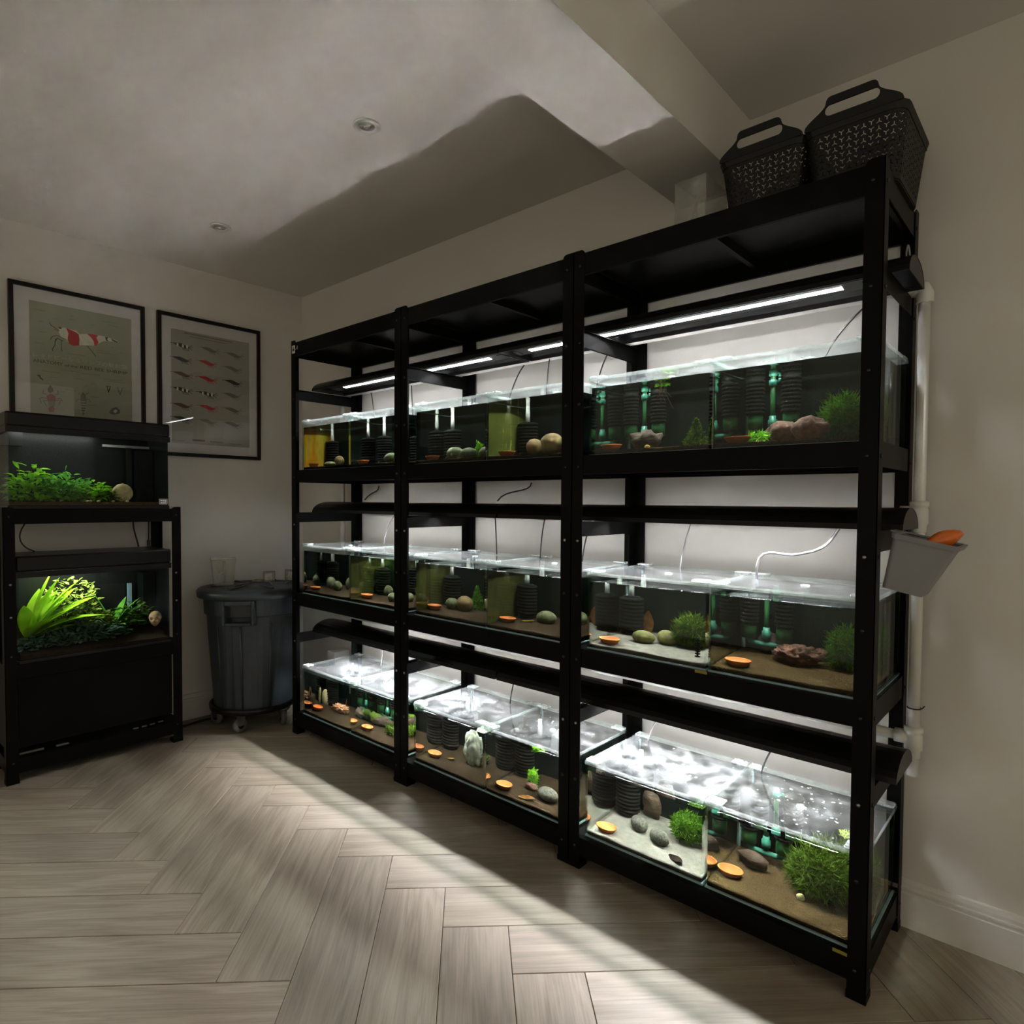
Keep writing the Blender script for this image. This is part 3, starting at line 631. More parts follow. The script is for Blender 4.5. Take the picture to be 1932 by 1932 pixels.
# ---- bottom row
B, MI, T = 0, 1, 2
filterA(B, 0, [(626, 1278)]); dish(B, 0, 600, 1339)
rock(B, 0, 590, 1322, 0.035, 0.012, 0.045, 'tanstone', 'upright tan flat stone', 0.15, 'flat_stone', 'stone', 40, freq=1.5)
rock(B, 0, 643, 1345, 0.060, 0.035, 0.022, 'palerock', 'knobbly orange lava rock', 0.55, 'lava_rock', 'rock', 10, freq=5, sub=4)
loose_leaf(B, 0, 652, 1340, 0.05, 0.024, 'catappa', 'upright brown leaf behind lava rock', (0, -75, 20), lift=0.006)
filterB(B, 1, 728, 1320); dish(B, 1, 693, 1377)
rock(B, 1, 684, 1358, 0.045, 0.03, 0.03, 'moss2', 'mossy wood lump', 0.4, 'mossy_wood', 'wood', 0, freq=3)
rock(B, 1, 722, 1372, 0.06, 0.03, 0.026, 'brownwood', 'long brown wood piece', 0.4, 'driftwood', 'wood', 30, freq=3)
moss(B, 1, 738, 1388, 0.045, 0.035, 0.03, 260, 'moss2', 'small olive moss tuft')
rock(B, 1, 790, 1412, 0.04, 0.03, 0.02, 'palerock', 'small orange stone', 0.4, 'orange_stone', 'stone', 0, freq=3)
filterA(B, 2, [(843, 1347)]); dish(B, 2, 820, 1427)
loose_leaf(B, 2, 846, 1431, 0.055, 0.03, 'yelleaf', 'yellow leaf beside dish', (0, 0, -20), curl=0.25)
rock(B, 2, 893, 1445, 0.048, 0.030, 0.075, 'whiterock', 'tall white rock with moss', 0.34, 'white_rock', 'rock', 0, freq=2.6, sub=4)
moss(B, 2, 903, 1449, 0.02, 0.012, 0.055, 160, 'moss2', 'wispy moss on white rock', ln=0.022)
filterA(B, 3, [(990, 1395)]); dish(B, 3, 951, 1486)
rock(B, 3, 1003, 1490, 0.028, 0.02, 0.014, 'redstone', 'reddish stone under green sprig', 0.3, 'red_stone', 'stone', 0, freq=3)
moss(B, 3, 1006, 1484, 0.026, 0.022, 0.040, 220, 'bright', 'bright green leafy sprig', ln=0.016, wd=0.008, cat='plant', name='green_sprig')
loose_leaf(B, 3, 975, 1503, 0.075, 0.05, 'catappa', 'brown veined leaf beside pebble', (0, 0, 10), curl=0.12)
rock(B, 3, 1034, 1510, 0.046, 0.034, 0.026, 'pebble', 'oval grey speckled pebble', 0.05, rot=-10)
moss(B, 3, 1012, 1404, 0.03, 0.02, 0.008, 90, 'bright', 'small floating green tuft', y=0.07, ln=0.012, wd=0.006, cat='plant', name='floating_plant').location.z = SH[0]+0.212
filterA(B, 4, [(1180, 1455)]); dish(B, 4, 1144, 1567)
rock(B, 4, 1206, 1568, 0.036, 0.028, 0.027, 'pebble', 'grey speckled pebble beside bark', 0.05, rot=-40)
rock(B, 4, 1244, 1592, 0.040, 0.028, 0.025, 'pebble', 'grey speckled pebble nearer the front', 0.05, rot=-30)
rock(B, 4, 1232, 1545, 0.040, 0.022, 0.048, 'brownwood', 'upright brown bark chunk', 0.3, 'bark_chunk', 'bark', -20, freq=2)
moss(B, 4, 1298, 1590, 0.064, 0.060, 0.054, 3200, 'moss', 'large round green moss ball', ln=0.020, wd=0.0035)
loose_leaf(B, 4, 1262, 1612, 0.08, 0.03, 'darkleaf', 'curled black leaf', (20, 0, -35), curl=0.18)
filterB(B, 5, 1446, 1560); dish(B, 5, 1377, 1650)
rock(B, 5, 1420, 1638, 0.050, 0.030, 0.026, 'brownwood', 'angular brown wood block', 0.35, 'wood_block', 'wood', -15, freq=1.6, sub=2)
moss(B, 5, 1545, 1690, 0.088, 0.088, 0.070, 4200, 'moss2', 'huge bushy green moss clump', ln=0.042, wd=0.0045)
rock(B, 5, 1510, 1698, 0.011, 0.010, 0.011, 'snail', 'tiny yellow cube', 0.15, 'yellow_cube', 'food', 20, freq=1.2)
moss(B, 5, 1600, 1502, 0.03, 0.02, 0.006, 90, 'yelgreen', 'yellow floating leaf tuft', y=0.15, ln=0.016, wd=0.009, cat='plant', name='floating_plant').location.z = SH[0]+0.229
# ---- middle row
filterA(MI, 0, [(627, 1042)]); dish(MI, 0, 595, 1113)
rock(MI, 0, 625, 1110, 0.034, 0.030, 0.032, 'mosspebble', 'tall mossy pebble', 0.06)
rock(MI, 0, 637, 1115, 0.032, 0.030, 0.027, 'mosspebble', 'round mossy pebble in front', 0.06)
rock(MI, 0, 660, 1115, 0.03, 0.026, 0.034, 'mosspebble', 'mossy pebble by the dividing pane', 0.06)
moss(MI, 0, 645, 1095, 0.03, 0.025, 0.05, 240, 'moss', 'thin green plant')
filterA(MI, 1, [(722, 1055)]); dish(MI, 1, 692, 1128)
rock(MI, 1, 732, 1126, 0.034, 0.028, 0.028, 'mosspebble', 'rear mossy pebble', 0.06)
rock(MI, 1, 741, 1136, 0.032, 0.028, 0.024, 'mosspebble', 'front mossy pebble', 0.06)
moss(MI, 1, 712, 1105, 0.035, 0.025, 0.06, 260, 'moss', 'feathery green plant')
filterA(MI, 2, [(851, 1068)]); dish(MI, 2, 812, 1148)
rock(MI, 2, 853, 1150, 0.038, 0.030, 0.026, 'mosspebble', 'flat mossy pebble', 0.06)
rock(MI, 2, 877, 1154, 0.045, 0.036, 0.034, 'amberpebble', 'brown speckled pebble', 0.06)
moss(MI, 2, 900, 1153, 0.050, 0.035, 0.058, 1700, 'moss', 'cone of dark green moss', cone=True, ln=0.022)
loose_leaf(MI, 2, 835, 1146, 0.04, 0.012, 'catappa', 'thin brown leaf strip', (0, 0, 0))
filterA(MI, 3, [(995, 1085)]); dish(MI, 3, 958, 1174)
loose_leaf(MI, 3, 985, 1173, 0.07, 0.03, 'yelleaf', 'orange brown leaf fragments', (0, 0, -8), curl=0.15)
rock(MI, 3, 1031, 1178, 0.045, 0.034, 0.026, 'mosspebble', 'wide mossy pebble', 0.05)
filterA(MI, 4, [(1187, 1100)]); dish(MI, 4, 1150, 1213)
rock(MI, 4, 1214, 1213, 0.042, 0.030, 0.022, 'yelpebble', 'yellowish oval pebble', 0.04)
rock(MI, 4, 1258, 1217, 0.040, 0.030, 0.025, 'yelpebble', 'half grey yellowish pebble', 0.04, rot=-35)
loose_leaf(MI, 4, 1248, 1194, 0.085, 0.058, 'catappa', 'upright brown leaf leaning on moss', (0, -82, 70), lift=0.002)
moss(MI, 4, 1304, 1224, 0.062, 0.050, 0.058, 2600, 'moss2', 'round feathery green moss ball', ln=0.034)
MBc = MB()
for k in range(7): MBc.box(-0.008, 0.008, -0.003, 0.003, 0.003+k*0.008, 0.007+k*0.008)
MBc.box(-0.003, 0.003, -0.0025, 0.0025, 0, 0.06)
tag(MBc.build('plant_clip', 'hood', None, place(MI, 4, 1316, 1240, 0.01)), f"black ribbed plastic clip in {where(MI, 4)}", 'clip')
filterB(MI, 5, 1446, 1155); dish(MI, 5, 1392, 1255)
rock(MI, 5, 1503, 1256, 0.060, 0.040, 0.029, 'redstone', 'craggy red lava rock', 0.5, 'lava_rock', 'rock', 15, freq=5, holes=2, sub=4)
rock(MI, 5, 1549, 1252, 0.023, 0.023, 0.021, 'redstone', 'small round reddish ball', 0.03, 'round_ball', 'ball')
rock(MI, 5, 1462, 1232, 0.036, 0.03, 0.034, 'brownwood', 'dark brown shell half', 0.12, 'shell_half', 'shell', freq=1.2)
moss(MI, 5, 1602, 1262, 0.052, 0.070, 0.066, 2600, 'moss', 'tall green moss clump behind post', ln=0.034)
# ---- top row (seen from just below the shelf line)
filterA(T, 0, [(625, 800)]); dish(T, 0, 592, 877, y=0.075)
rock(T, 0, 622, 874, 0.05, 0.03, 0.014, 'mosspebble', 'low mossy stone', 0.1, y=0.10)
rock(T, 0, 640, 872, 0.036, 0.030, 0.028, 'amberpebble', 'round amber pebble', 0.05, y=0.17)
filterA(T, 1, [(725, 815)]); dish(T, 1, 685, 871, y=0.075)
rock(T, 1, 738, 870, 0.045, 0.035, 0.025, 'mosspebble', 'green mossy pebble', 0.05, y=0.09)
moss(T, 1, 741, 868, 0.02, 0.02, 0.022, 110, 'bright', 'bright green tuft on pebble', y=0.08, ln=0.014)
filterA(T, 2, [(850, 795)]); dish(T, 2, 816, 866, y=0.075)
rock(T, 2, 858, 862, 0.046, 0.034, 0.028, 'mosspebble', 'pale mossy pebble', 0.05, y=0.12)
rock(T, 2, 884, 862, 0.046, 0.032, 0.024, 'mosspebble', 'flat mossy pebble', 0.05, y=0.08)
rock(T, 2, 917, 861, 0.036, 0.030, 0.024, 'mosspebble', 'mossy pebble by the right pane', 0.05, y=0.10)
moss(T, 2, 903, 862, 0.018, 0.018, 0.042, 130, 'bright', 'small upright green plant', y=0.14, ln=0.018, wd=0.006, cat='plant', name='green_plant')
filterA(T, 3, [(993, 780)]); dish(T, 3, 956, 858, y=0.075)
rock(T, 3, 1008, 857, 0.036, 0.03, 0.032, 'amberpebble', 'smaller amber pebble', 0.06, y=0.09)
rock(T, 3, 1040, 856, 0.052, 0.04, 0.040, 'amberpebble', 'large amber pebble', 0.06, y=0.12)
filterB(T, 4, 1215, 780); dish(T, 4, 1153, 845, y=0.075)
rock(T, 4, 1219, 845, 0.05, 0.03, 0.034, 'brownwood', 'arched brown driftwood', 0.4, 'driftwood', 'wood', freq=2.5, y=0.17, holes=1)
rock(T, 4, 1221, 845, 0.010, 0.008, 0.008, 'yelleaf', 'tiny orange snail', 0.1, 'snail', 'snail', y=0.07)
moss(T, 4, 1313, 842, 0.042, 0.034, 0.048, 1500, 'moss2', 'cone of yellow green moss', y=0.12, cone=True, ln=0.02)
fp = moss(T, 4, 1248, 716, 0.03, 0.02, 0.008, 70, 'bright', 'floating plant with trailing roots', y=0.16, ln=0.02, wd=0.010, cat='plant', name='floating_plant'); fp.location.z = SH[2]+0.219
rt = MB()
for k in range(7):
    a = rnd.uniform(-.012, .012); rt.tube([(a, 0, 0), (a*1.4+rnd.uniform(-.005, .005), 0, -0.02), (a*2+rnd.uniform(-.02, .03), 0, -rnd.uniform(.03, .075))], 0.0006, 4)
rt.build('roots', 'yelleaf', fp)
filterB(T, 5, 1458, 770); dish(T, 5, 1391, 834, y=0.075)
moss(T, 5, 1432, 836, 0.036, 0.03, 0.018, 220, 'bright', 'low bright green grass tuft', y=0.10, ln=0.022, cat='plant', name='grass_tuft')
rock(T, 5, 1476, 834, 0.046, 0.034, 0.030, 'redstone', 'brown lava rock with hole', 0.25, 'lava_rock', 'rock', y=0.13, holes=1, freq=2.5)
rock(T, 5, 1528, 832, 0.046, 0.034, 0.034, 'redstone', 'red lava rock with dark hole', 0.25, 'lava_rock', 'rock', y=0.10, holes=1, freq=2.5)
moss(T, 5, 1512, 832, 0.035, 0.03, 0.030, 300, 'moss', 'moss between the two lava rocks', y=0.2, ln=0.02)
moss(T, 5, 1606, 828, 0.056, 0.085, 0.066, 2600, 'moss', 'tall feathery moss clump behind post', y=0.18, ln=0.034)

# ------------------------------------------------------------------ air pipework and cables
PX, PY = 2.728, 0.352
t = thing('air_pipe', 'white plastic air pipe looping round the racks with elbows and tees', 'pipe', (PX, PY, 0.50))
zs = [p-0.50 for p in (1.822, 1.205, 0.575)]
r_ = 0.0145
MB().tube([(0, 0, -0.03), (0, 0, zs[0])], r_, 14).build('down_pipe', 'pvc', t)
MB().tube([(-2.79, 0, zs[2]), (-2.79, 0, zs[0])], r_, 14).build('down_pipe', 'pvc', t)
for k, z in enumerate(zs):
    MB().tube([(-2.79, 0, z), (-0.02, 0, z)], r_*0.95, 14).build('cross_pipe', 'pvc', t)
    if k == 0:
        for xx in (0, -2.79):
            s = 1 if xx == 0 else -1
            MB().tube([(xx-0.04*s, 0, z), (xx-0.018*s, 0, z), (xx-0.005*s, 0, z-0.004), (xx, 0, z-0.016), (xx, 0, z-0.042)], 0.0215, 16).build('elbow', 'pvc', t)
    else:
        MB().lathe([(0.0155, -0.055), (0.018, -0.052), (0.0185, -0.035), (0.0225, -0.030), (0.0225, 0.008), (0.0195, 0.014), (0.0235, 0.018), (0.0235, 0.030), (0.0155, 0.033)], 18, (0, 0, z)).build('tee_fitting', 'pvc', t)
        MB().tube([(-0.045, 0, z), (-0.012, 0, z)], 0.0195, 14).build('tee_fitting', 'pvc', t)
MB().tube([(0.0165*math.cos(a*.5236), 0.0165*math.sin(a*.5236), 0.16) for a in range(13)]+[(0.02, -0.004, 0.163), (0.026, -0.01, 0.172)], 0.0018, 6).build('cable_tie', 'cable', t)
def tubeobj(name, pts, r, mat, label, cat, grp=None):
    tag(MB().tube(pts, r, 7).build(name, mat), label, cat, grp)
AIR = [(2, 0, 0.62, 0.30, 'cable'), (2, 1, 0.35, 0.3, 'cable'), (2, 2, 0.70, 0.3, 'cable'), (2, 3, 0.22, 0.28, 'cable'), (2, 3, 0.75, 0.3, 'cable'), (2, 5, 0.55, 0.26, 'cable'),
       (1, 0, 0.80, 0.30, 'greytube'), (1, 2, 0.55, 0.3, 'cable'), (1, 3, 0.12, 0.3, 'cable'), (1, 3, 0.62, 0.3, 'cable'), (1, 4, 0.45, 0.32, 'greytube'),
       (0, 0, 0.75, 0.3, 'greytube'), (0, 2, 0.75, 0.3, 'cable'), (0, 3, 0.55, 0.32, 'cable'), (0, 4, 0.16, 0.33, 'greytube'), (0, 5, 0.12, 0.33, 'cable')]
seen = {}
for ri, i, fx, fy, mt in AIR:
    x = TX[i]+TW*fx; z1 = SH[ri]+TH_+0.0125; z2 = BARZ[ri]-0.004
    n = seen.get((ri, i), 0); seen[(ri, i)] = n+1
    dx = rnd.uniform(-0.09, 0.09)
    if (ri, i) == (2, 5): dx = 0.13
    pts = bez((x, fy, z1), (x+dx*.1, fy, z1+0.05), (x+dx*.6, fy+0.01, z2-0.03), (x+dx, min(fy+0.02, 0.335), z2), 10)
    tubeobj('air_tube', pts, 0.0028, mt, f"{'second ' if n else ''}{'thin black' if mt == 'cable' else 'grey'} air tube rising from {where(ri, i)}", 'tube', 'air tubes above the lids')
# arched grey tube over right tank of the middle shelf
p0 = AY(1428, 1060, 0.22); p3 = AY(1583, 995, 0.26)
pts = bez((p0.x, p0.y, SH[1]+TH_+0.0125), (p0.x-0.01, p0.y, p0.z+0.075), (p0.x+0.07, p0.y, p0.z+0.012), (p0.x+0.12, p0.y, p0.z+0.03), 8)+bez((p0.x+0.12, p0.y, p0.z+0.03), (p0.x+0.18, p0.y, p0.z+0.045), (p3.x-0.03, p3.y, p3.z-0.06), (p3.x, p3.y, BARZ[1]-0.004), 8)[1:]
tubeobj('air_tube', pts, 0.0042, 'greytube', 'thick grey air tube arching over right tank, middle shelf, right rack', 'tube', 'air tubes above the lids')
for (u, v, u2, v2, lab) in ((528, 0, 0, 0, ''),):
    pass
for (xa, za, xb, zb, lab) in ((0.22, 1.31, 0.18, 1.23, 'left'), (1.30, 1.31, 1.16, 1.23, 'middle')):
    tubeobj('power_cable', bez((xa, 0.395, za), (xa, 0.39, za-0.05), (xb, 0.385, zb+0.06), (xb, 0.33, zb), 8), 0.003, 'cable', f"black power cable hanging on the wall above middle hood, {lab} rack", 'cable', 'power cables on the wall')
tubeobj('cable_loop', [(2.69, 0.33+0.028*math.sin(R(a)), 1.83+0.055-0.055*math.cos(R(a))) for a in range(20, 341, 20)], 0.0022, 'greytube', 'loop of cable behind the top right corner of the rack', 'cable')

# ------------------------------------------------------------------ baskets on top
def fill2d(loops):
    """2-D polygon with holes -> (verts, faces)"""
    bm = bmesh.new(); es = []
    for lp in loops:
        vs = [bm.verts.new((p[0], p[1], 0)) for p in lp]
        for k in range(len(vs)): es.append(bm.edges.new((vs[k-1], vs[k])))
    bmesh.ops.triangle_fill(bm, use_beauty=True, use_dissolve=False, edges=es, normal=(0, 0, 1))
    bm.verts.index_update(); v = [tuple(x.co) for x in bm.verts]; f = [tuple(x.index for x in q.verts) for q in bm.faces]; bm.free(); return v, f
def ystar(cx, cy, s, up):
    L_, hw = 0.0072*s, 0.0012*s; pts = []
    for k in range(3):
        a = R(90+120*k if up else -90+120*k); d = (math.cos(a), math.sin(a)); n = (-d[1], d[0])
        pts += [(cx+d[0]*L_-n[0]*hw, cy+d[1]*L_-n[1]*hw), (cx+d[0]*L_+n[0]*hw, cy+d[1]*L_+n[1]*hw)]
        b = a+R(60); pts.append((cx+math.cos(b)*hw*1.15, cy+math.sin(b)*hw*1.15))
    return pts
BRX, BRY, BBX, BBY, BH, CR = 0.117, 0.150, 0.099, 0.130, 0.165, 0.035
def rrect(hx, hy, r, s):
    """point on a rounded rectangle, s in 0..1 from the middle of the -y side, counter-clockwise"""
    seg = [(2*(hx-r), 'l'), (math.pi/2*r, 'c'), (2*(hy-r), 'l'), (math.pi/2*r, 'c')]; tot = 2*sum(a for a, _ in seg)
    d = (s % 1.0)*tot+0.0; d += (hx-r); 
    d %= tot; k = 0; 
    L_ = [seg[q % 4][0] for q in range(8)]
    while d > L_[k]: d -= L_[k]; k = (k+1) % 8
    side = k//2; cs = [(-(hx-r), -hy), (hx, -(hy-r)), (hx-r, hy), (-hx, hy-r)]; dirs = [(1, 0), (0, 1), (-1, 0), (0, -1)]
    st = cs[side]; dr = dirs[side]
    if k % 2 == 0: return (st[0]+dr[0]*d, st[1]+dr[1]*d)
    ln = L_[k-1]; ex, ey = st[0]+dr[0]*ln, st[1]+dr[1]*ln; nx, ny = -dr[1], dr[0]; a = d/r
    return (ex+nx*r+(dr[0]*math.sin(a)-nx*math.cos(a))*r, ey+ny*r+(dr[1]*math.sin(a)-ny*math.cos(a))*r)
PER = 2*(2*(BRX-CR)+2*(BRY-CR))+2*math.pi*CR
def basket_wall():
    nb = 120; z0, z1 = 0.004, BH
    outer = [(PER*k/nb, z0) for k in range(nb+1)]+[(PER*k/nb, z1) for k in range(nb, -1, -1)]
    loops = [outer]; ncol = int(PER/0.0172); dx = PER/ncol
    for r_i in range(8):
        for c in range(ncol):
            loops.append(ystar((c+0.5)*dx, 0.022+r_i*0.0172+(0.004 if c % 2 else 0), 1.0, c % 2 == 0))
    v, f = fill2d(loops); out = []
    for (x, z, _) in v:
        t_ = z/BH; s = x/PER
        a = rrect(BBX, BBY, CR, s+0.5); b = rrect(BRX, BRY, CR, s+0.5); out.append((a[0]+(b[0]-a[0])*t_, a[1]+(b[1]-a[1])*t_, z))
    return MB().add(out, f).mesh('wall')
bw = basket_wall(); bw.materials.append(M['basket'])
def ringband(hx0, hy0, hx1, hy1, z0, z1, th, n=64):
    o = lambda hx, hy, z: [(*rrect(hx, hy, CR, k/n), z) for k in range(n)]
    return MB().rings([o(hx0, hy0, z0), o(hx1, hy1, z1), o(hx1-th, hy1-th, z1), o(hx0-th, hy0-th, z0)], close=True)
def handle_mesh():
    w0, w1, h = BRX-0.004, 0.060, 0.066
    o = [(-w0, 0), (w0, 0), (w0, 0.004)]+[(w0-(w0-w1)*(0.5-0.5*math.cos(math.pi*k/8)), 0.004+(h-0.018)*k/8) for k in range(1, 9)]
    o += [(w1-0.012*(1-math.cos(R(a))), h-0.014+0.014*math.sin(R(a))) for a in (30, 60, 90)]
    o = o+[(-x, z) for x, z in reversed(o) if (x, z) not in ((-w0, 0), (w0, 0))]
    o = [p for k, p in enumerate(o) if p != o[k-1]]
    r = 0.013; cx = 0.050; cz = 0.034
    hole = [(cx+r*math.cos(R(a)), cz+r*math.sin(R(a))) for a in range(-90, 91, 15)]+[(-cx+r*math.cos(R(a)), cz+r*math.sin(R(a))) for a in range(90, 271, 15)]
    v, f = fill2d([o, hole]); return MB().add([(x, 0, z) for x, z, _ in v], f).mesh('handle')
hm = handle_mesh(); hm.materials.append(M['basket'])
BZ = SH[3]
for nm, bx, lab in (('a', 2.375, 'black plastic basket with cut-out pattern, beside the clear tub'), ('b', 2.606, 'black plastic basket with cut-out pattern at the rack corner')):
    by = 0.228
    t = thing('storage_basket', lab, 'basket', (bx, by, BZ), group='black baskets on top of the rack')
    wl = obj('wall', bw, None, t); md = wl.modifiers.new('thickness', 'SOLIDIFY'); md.thickness = 0.0022; md.offset = -1
    MB().rings([[(*rrect(BBX-0.001, BBY-0.001, CR, k/48), 0.0) for k in range(48)], [(*rrect(BBX-0.001, BBY-0.001, CR, k/48), 0.004) for k in range(48)]]).build('base', 'basket', t)
    ringband(BRX+0.001, BRY+0.001, BRX+0.006, BRY+0.006, BH-0.006, BH+0.012, 0.005).build('rim', 'basket', t)
    for s in (-1, 1):
        h = obj('handle', hm, None, t, (0, s*(BRY+0.0035), BH+0.008), (R(-8*s), 0, 0)); md = h.modifiers.new('thickness', 'SOLIDIFY'); md.thickness = 0.006; md.offset = 0
# clear tub
p = AY(1275, 425, 0.06); p2 = AY(1332, 327, 0.06)
tw, th2 = 0.098, 0.150
t = thing('clear_tub', 'cloudy clear plastic tub on the rack top beside the baskets', 'tub', (p.x, 0.05, BZ))
m = MB()
MB().box(0, tw, 0, 0.0025, 0.003, th2).build('front_panel', 'acrylic', t); MB().box(0, tw, 0.1475, 0.15, 0.003, th2).build('rear_panel', 'acrylic', t)
MB().box(0, 0.0025, 0.0027, 0.1473, 0.003, th2).build('side_panel', 'acrylic', t); MB().box(tw-0.0025, tw, 0.0027, 0.1473, 0.003, th2).build('side_panel', 'acrylic', t)
MB().box(0, tw, 0, 0.15, 0, 0.0028).build('base_panel', 'acrylic', t)
MB().tube([(0.012, 0.03, 0.01), (0.03, 0.06, 0.06), (0.05, 0.05, 0.11), (0.03, 0.09, 0.14)], 0.004, 6).build('air_stone_tube', 'acrylic', t)

# ------------------------------------------------------------------ grey caddy and scoop
t = thing('hanging_caddy', 'grey plastic caddy hooked on the side of the right rack', 'caddy', (2.7035, 0.02, 1.030), (0, R(12), 0))
def tapered(x0, x1, y0, y1, tx0, tx1, ty0, ty1, z0, z1, th=0.003, r=0.014):
    def rr(a0, a1, b0, b1, rad, z, n=5):
        o = []
        for (cx, cy, s) in ((a1-rad, b1-rad, 0), (a0+rad, b1-rad, 90), (a0+rad, b0+rad, 180), (a1-rad, b0+rad, 270)):
            for k in range(n+1): a = R(s+90*k/n); o.append((cx+rad*math.cos(a), cy+rad*math.sin(a), z))
        return o
    return MB().rings([rr(x0, x1, y0, y1, r*.8, z0), rr(tx0, tx1, ty0, ty1, r, z1), rr(tx0+th, tx1-th, ty0+th, ty1-th, r-th, z1), rr(x0+th, x1-th, y0+th, y1-th, r*.8-th, z0+th)], cap=False), rr
m, rr = tapered(0.004, 0.088, 0.0, 0.105, 0.0, 0.126, -0.012, 0.120, 0.0, 0.128)
bb = rr(0.004, 0.088, 0.0, 0.105, 0.0112, 0.0); n0 = len(m.v); m.add(bb, [tuple(range(len(bb)))])
bt = rr(0.007, 0.085, 0.003, 0.102, 0.0085, 0.003); m.add(bt, [tuple(range(len(bt)))])
m.build('bucket', 'greyplastic', t)
m, _ = tapered(-0.002, 0.131, -0.015, 0.123, -0.004, 0.136, -0.018, 0.126, 0.122, 0.134, 0.008, 0.015)
m.build('rim', 'greyplastic', t)
MB().box(-0.012, 0.004, 0.02, 0.09, 0.1343, 0.137).build('hook', 'greyplastic', t)
t = thing('food_scoop', 'orange plastic scoop sticking out of the grey caddy', 'scoop', (2.806, 0.052, 1.108), (0, R(-24), R(-10)))
t.scale = (1.35, 1.35, 1.35)
m = MB(); rs = []
for k in range(9):
    tt = k/8; x = -0.02+0.075*tt; wd = 0.024*math.sin(math.pi*min(1, 0.18+tt*0.78))**0.7; zc = 0.022*math.sin(tt*1.8)
    rs.append([(x, wd*math.cos(a*math.pi/5), zc+wd*0.75*math.sin(a*math.pi/5)) for a in range(10)])
m.rings(rs, True, True); m.build('bowl', 'orangeplastic', t)
MB().tube([(-0.018, 0, 0.0), (-0.05, 0, -0.012), (-0.075, 0, -0.03)], 0.006, 8).build('handle', 'orangeplastic', t)

# ------------------------------------------------------------------ left stand with two aquaria
SX, SY0, SY1, SHT = -0.300, -1.160, -0.441, 1.190; SBX = -0.585
t = thing('aquarium_stand', 'black steel stand with cabinet panel holding two planted aquariums', 'stand', (SX, SY0, 0))
SW = SY1-SY0; SD = SX-SBX
def sbox(name, y0, y1, d0, d1, z0, z1, mat='black', parent=None, b=0.0):
    return MB().box(-d1, -d0, y0, y1, z0, z1, b).build(name, mat, parent or t)
for (yy, sy) in ((0, 1), (SW, -1)):
    for (dd, sd) in ((0, 1), (SD, -1)):
        m = MB(); w_ = 0.043
        def bx_(a0, a1, b0, b1, z0, z1): m.box(-max(b0, b1), -min(b0, b1), min(a0, a1), max(a0, a1), z0, z1)
        pr = [(yy, 0), (yy+sy*w_, 0), (yy+sy*w_, SHT-0.012), (yy+sy*(w_-0.005), SHT-0.003), (yy+sy*(w_-0.014), SHT), (yy, SHT)]
        m.prism(pr, 0, -dd, -(dd+sd*0.0022)); bx_(yy, yy+sy*0.0022, dd, dd+sd*w_, 0, SHT); bx_(yy-sy*.001, yy+sy*(w_+.002), dd-sd*.001, dd+sd*(w_+.002), 0, 0.018)
        po = m.build('post', 'black', t)
        if dd == 0:
            for bz in (0.09, 0.55, 0.72, 0.86, 1.15): obj('bolt', bolt_st if bz in (0.72, 0.86) else bolt_me, None, po, (0.0003, yy+sy*0.024, bz), (0, R(90), 0))
for z in (1.180, 0.512, 0.105):
    sbox('front_rail', 0.0026, SW-0.0026, 0.0026, 0.006, z-0.062, z); sbox('rear_rail', 0.0026, SW-0.0026, SD-0.006, SD-0.0026, z-0.062, z)
    for e in (0, 1): sbox('side_rail', (0.0026 if e == 0 else SW-0.006), (0.006 if e == 0 else SW-0.0026), 0.0065, SD-0.0065, z-0.062, z)
    sbox('shelf_panel', 0.0065, SW-0.0065, 0.0065, SD-0.0065, z-0.012, z-0.001)
for yy in (0.0465,): sbox('cabinet_panel', 0.0465, SW-0.0465, 0.0085, 0.022, 0.150, 0.448, 'black')
sbox('cabinet_panel', 0.0030, 0.0125, 0.05, SD-0.05, 0.150, 0.448)
for (u, v, wd) in ((60, 1418, 0.09), (118, 1405, 0.05)):
    p = AX(u, v, SX-0.03); sbox('handle', p.y-SY0-wd/2, p.y-SY0+wd/2, 0.026, 0.034, p.z-0.003, p.z+0.006, 'rubber', None, 0.002)
for u, v in ((256, 1374), (272, 1370), (287, 1366), (303, 1361)):
    p = AX(u, v, SX-0.03); sbox('vent_slot', p.y-SY0-0.012, p.y-SY0+0.012, 0.026, 0.030, p.z-0.003, p.z+0.004, 'rubber', None, 0.001)

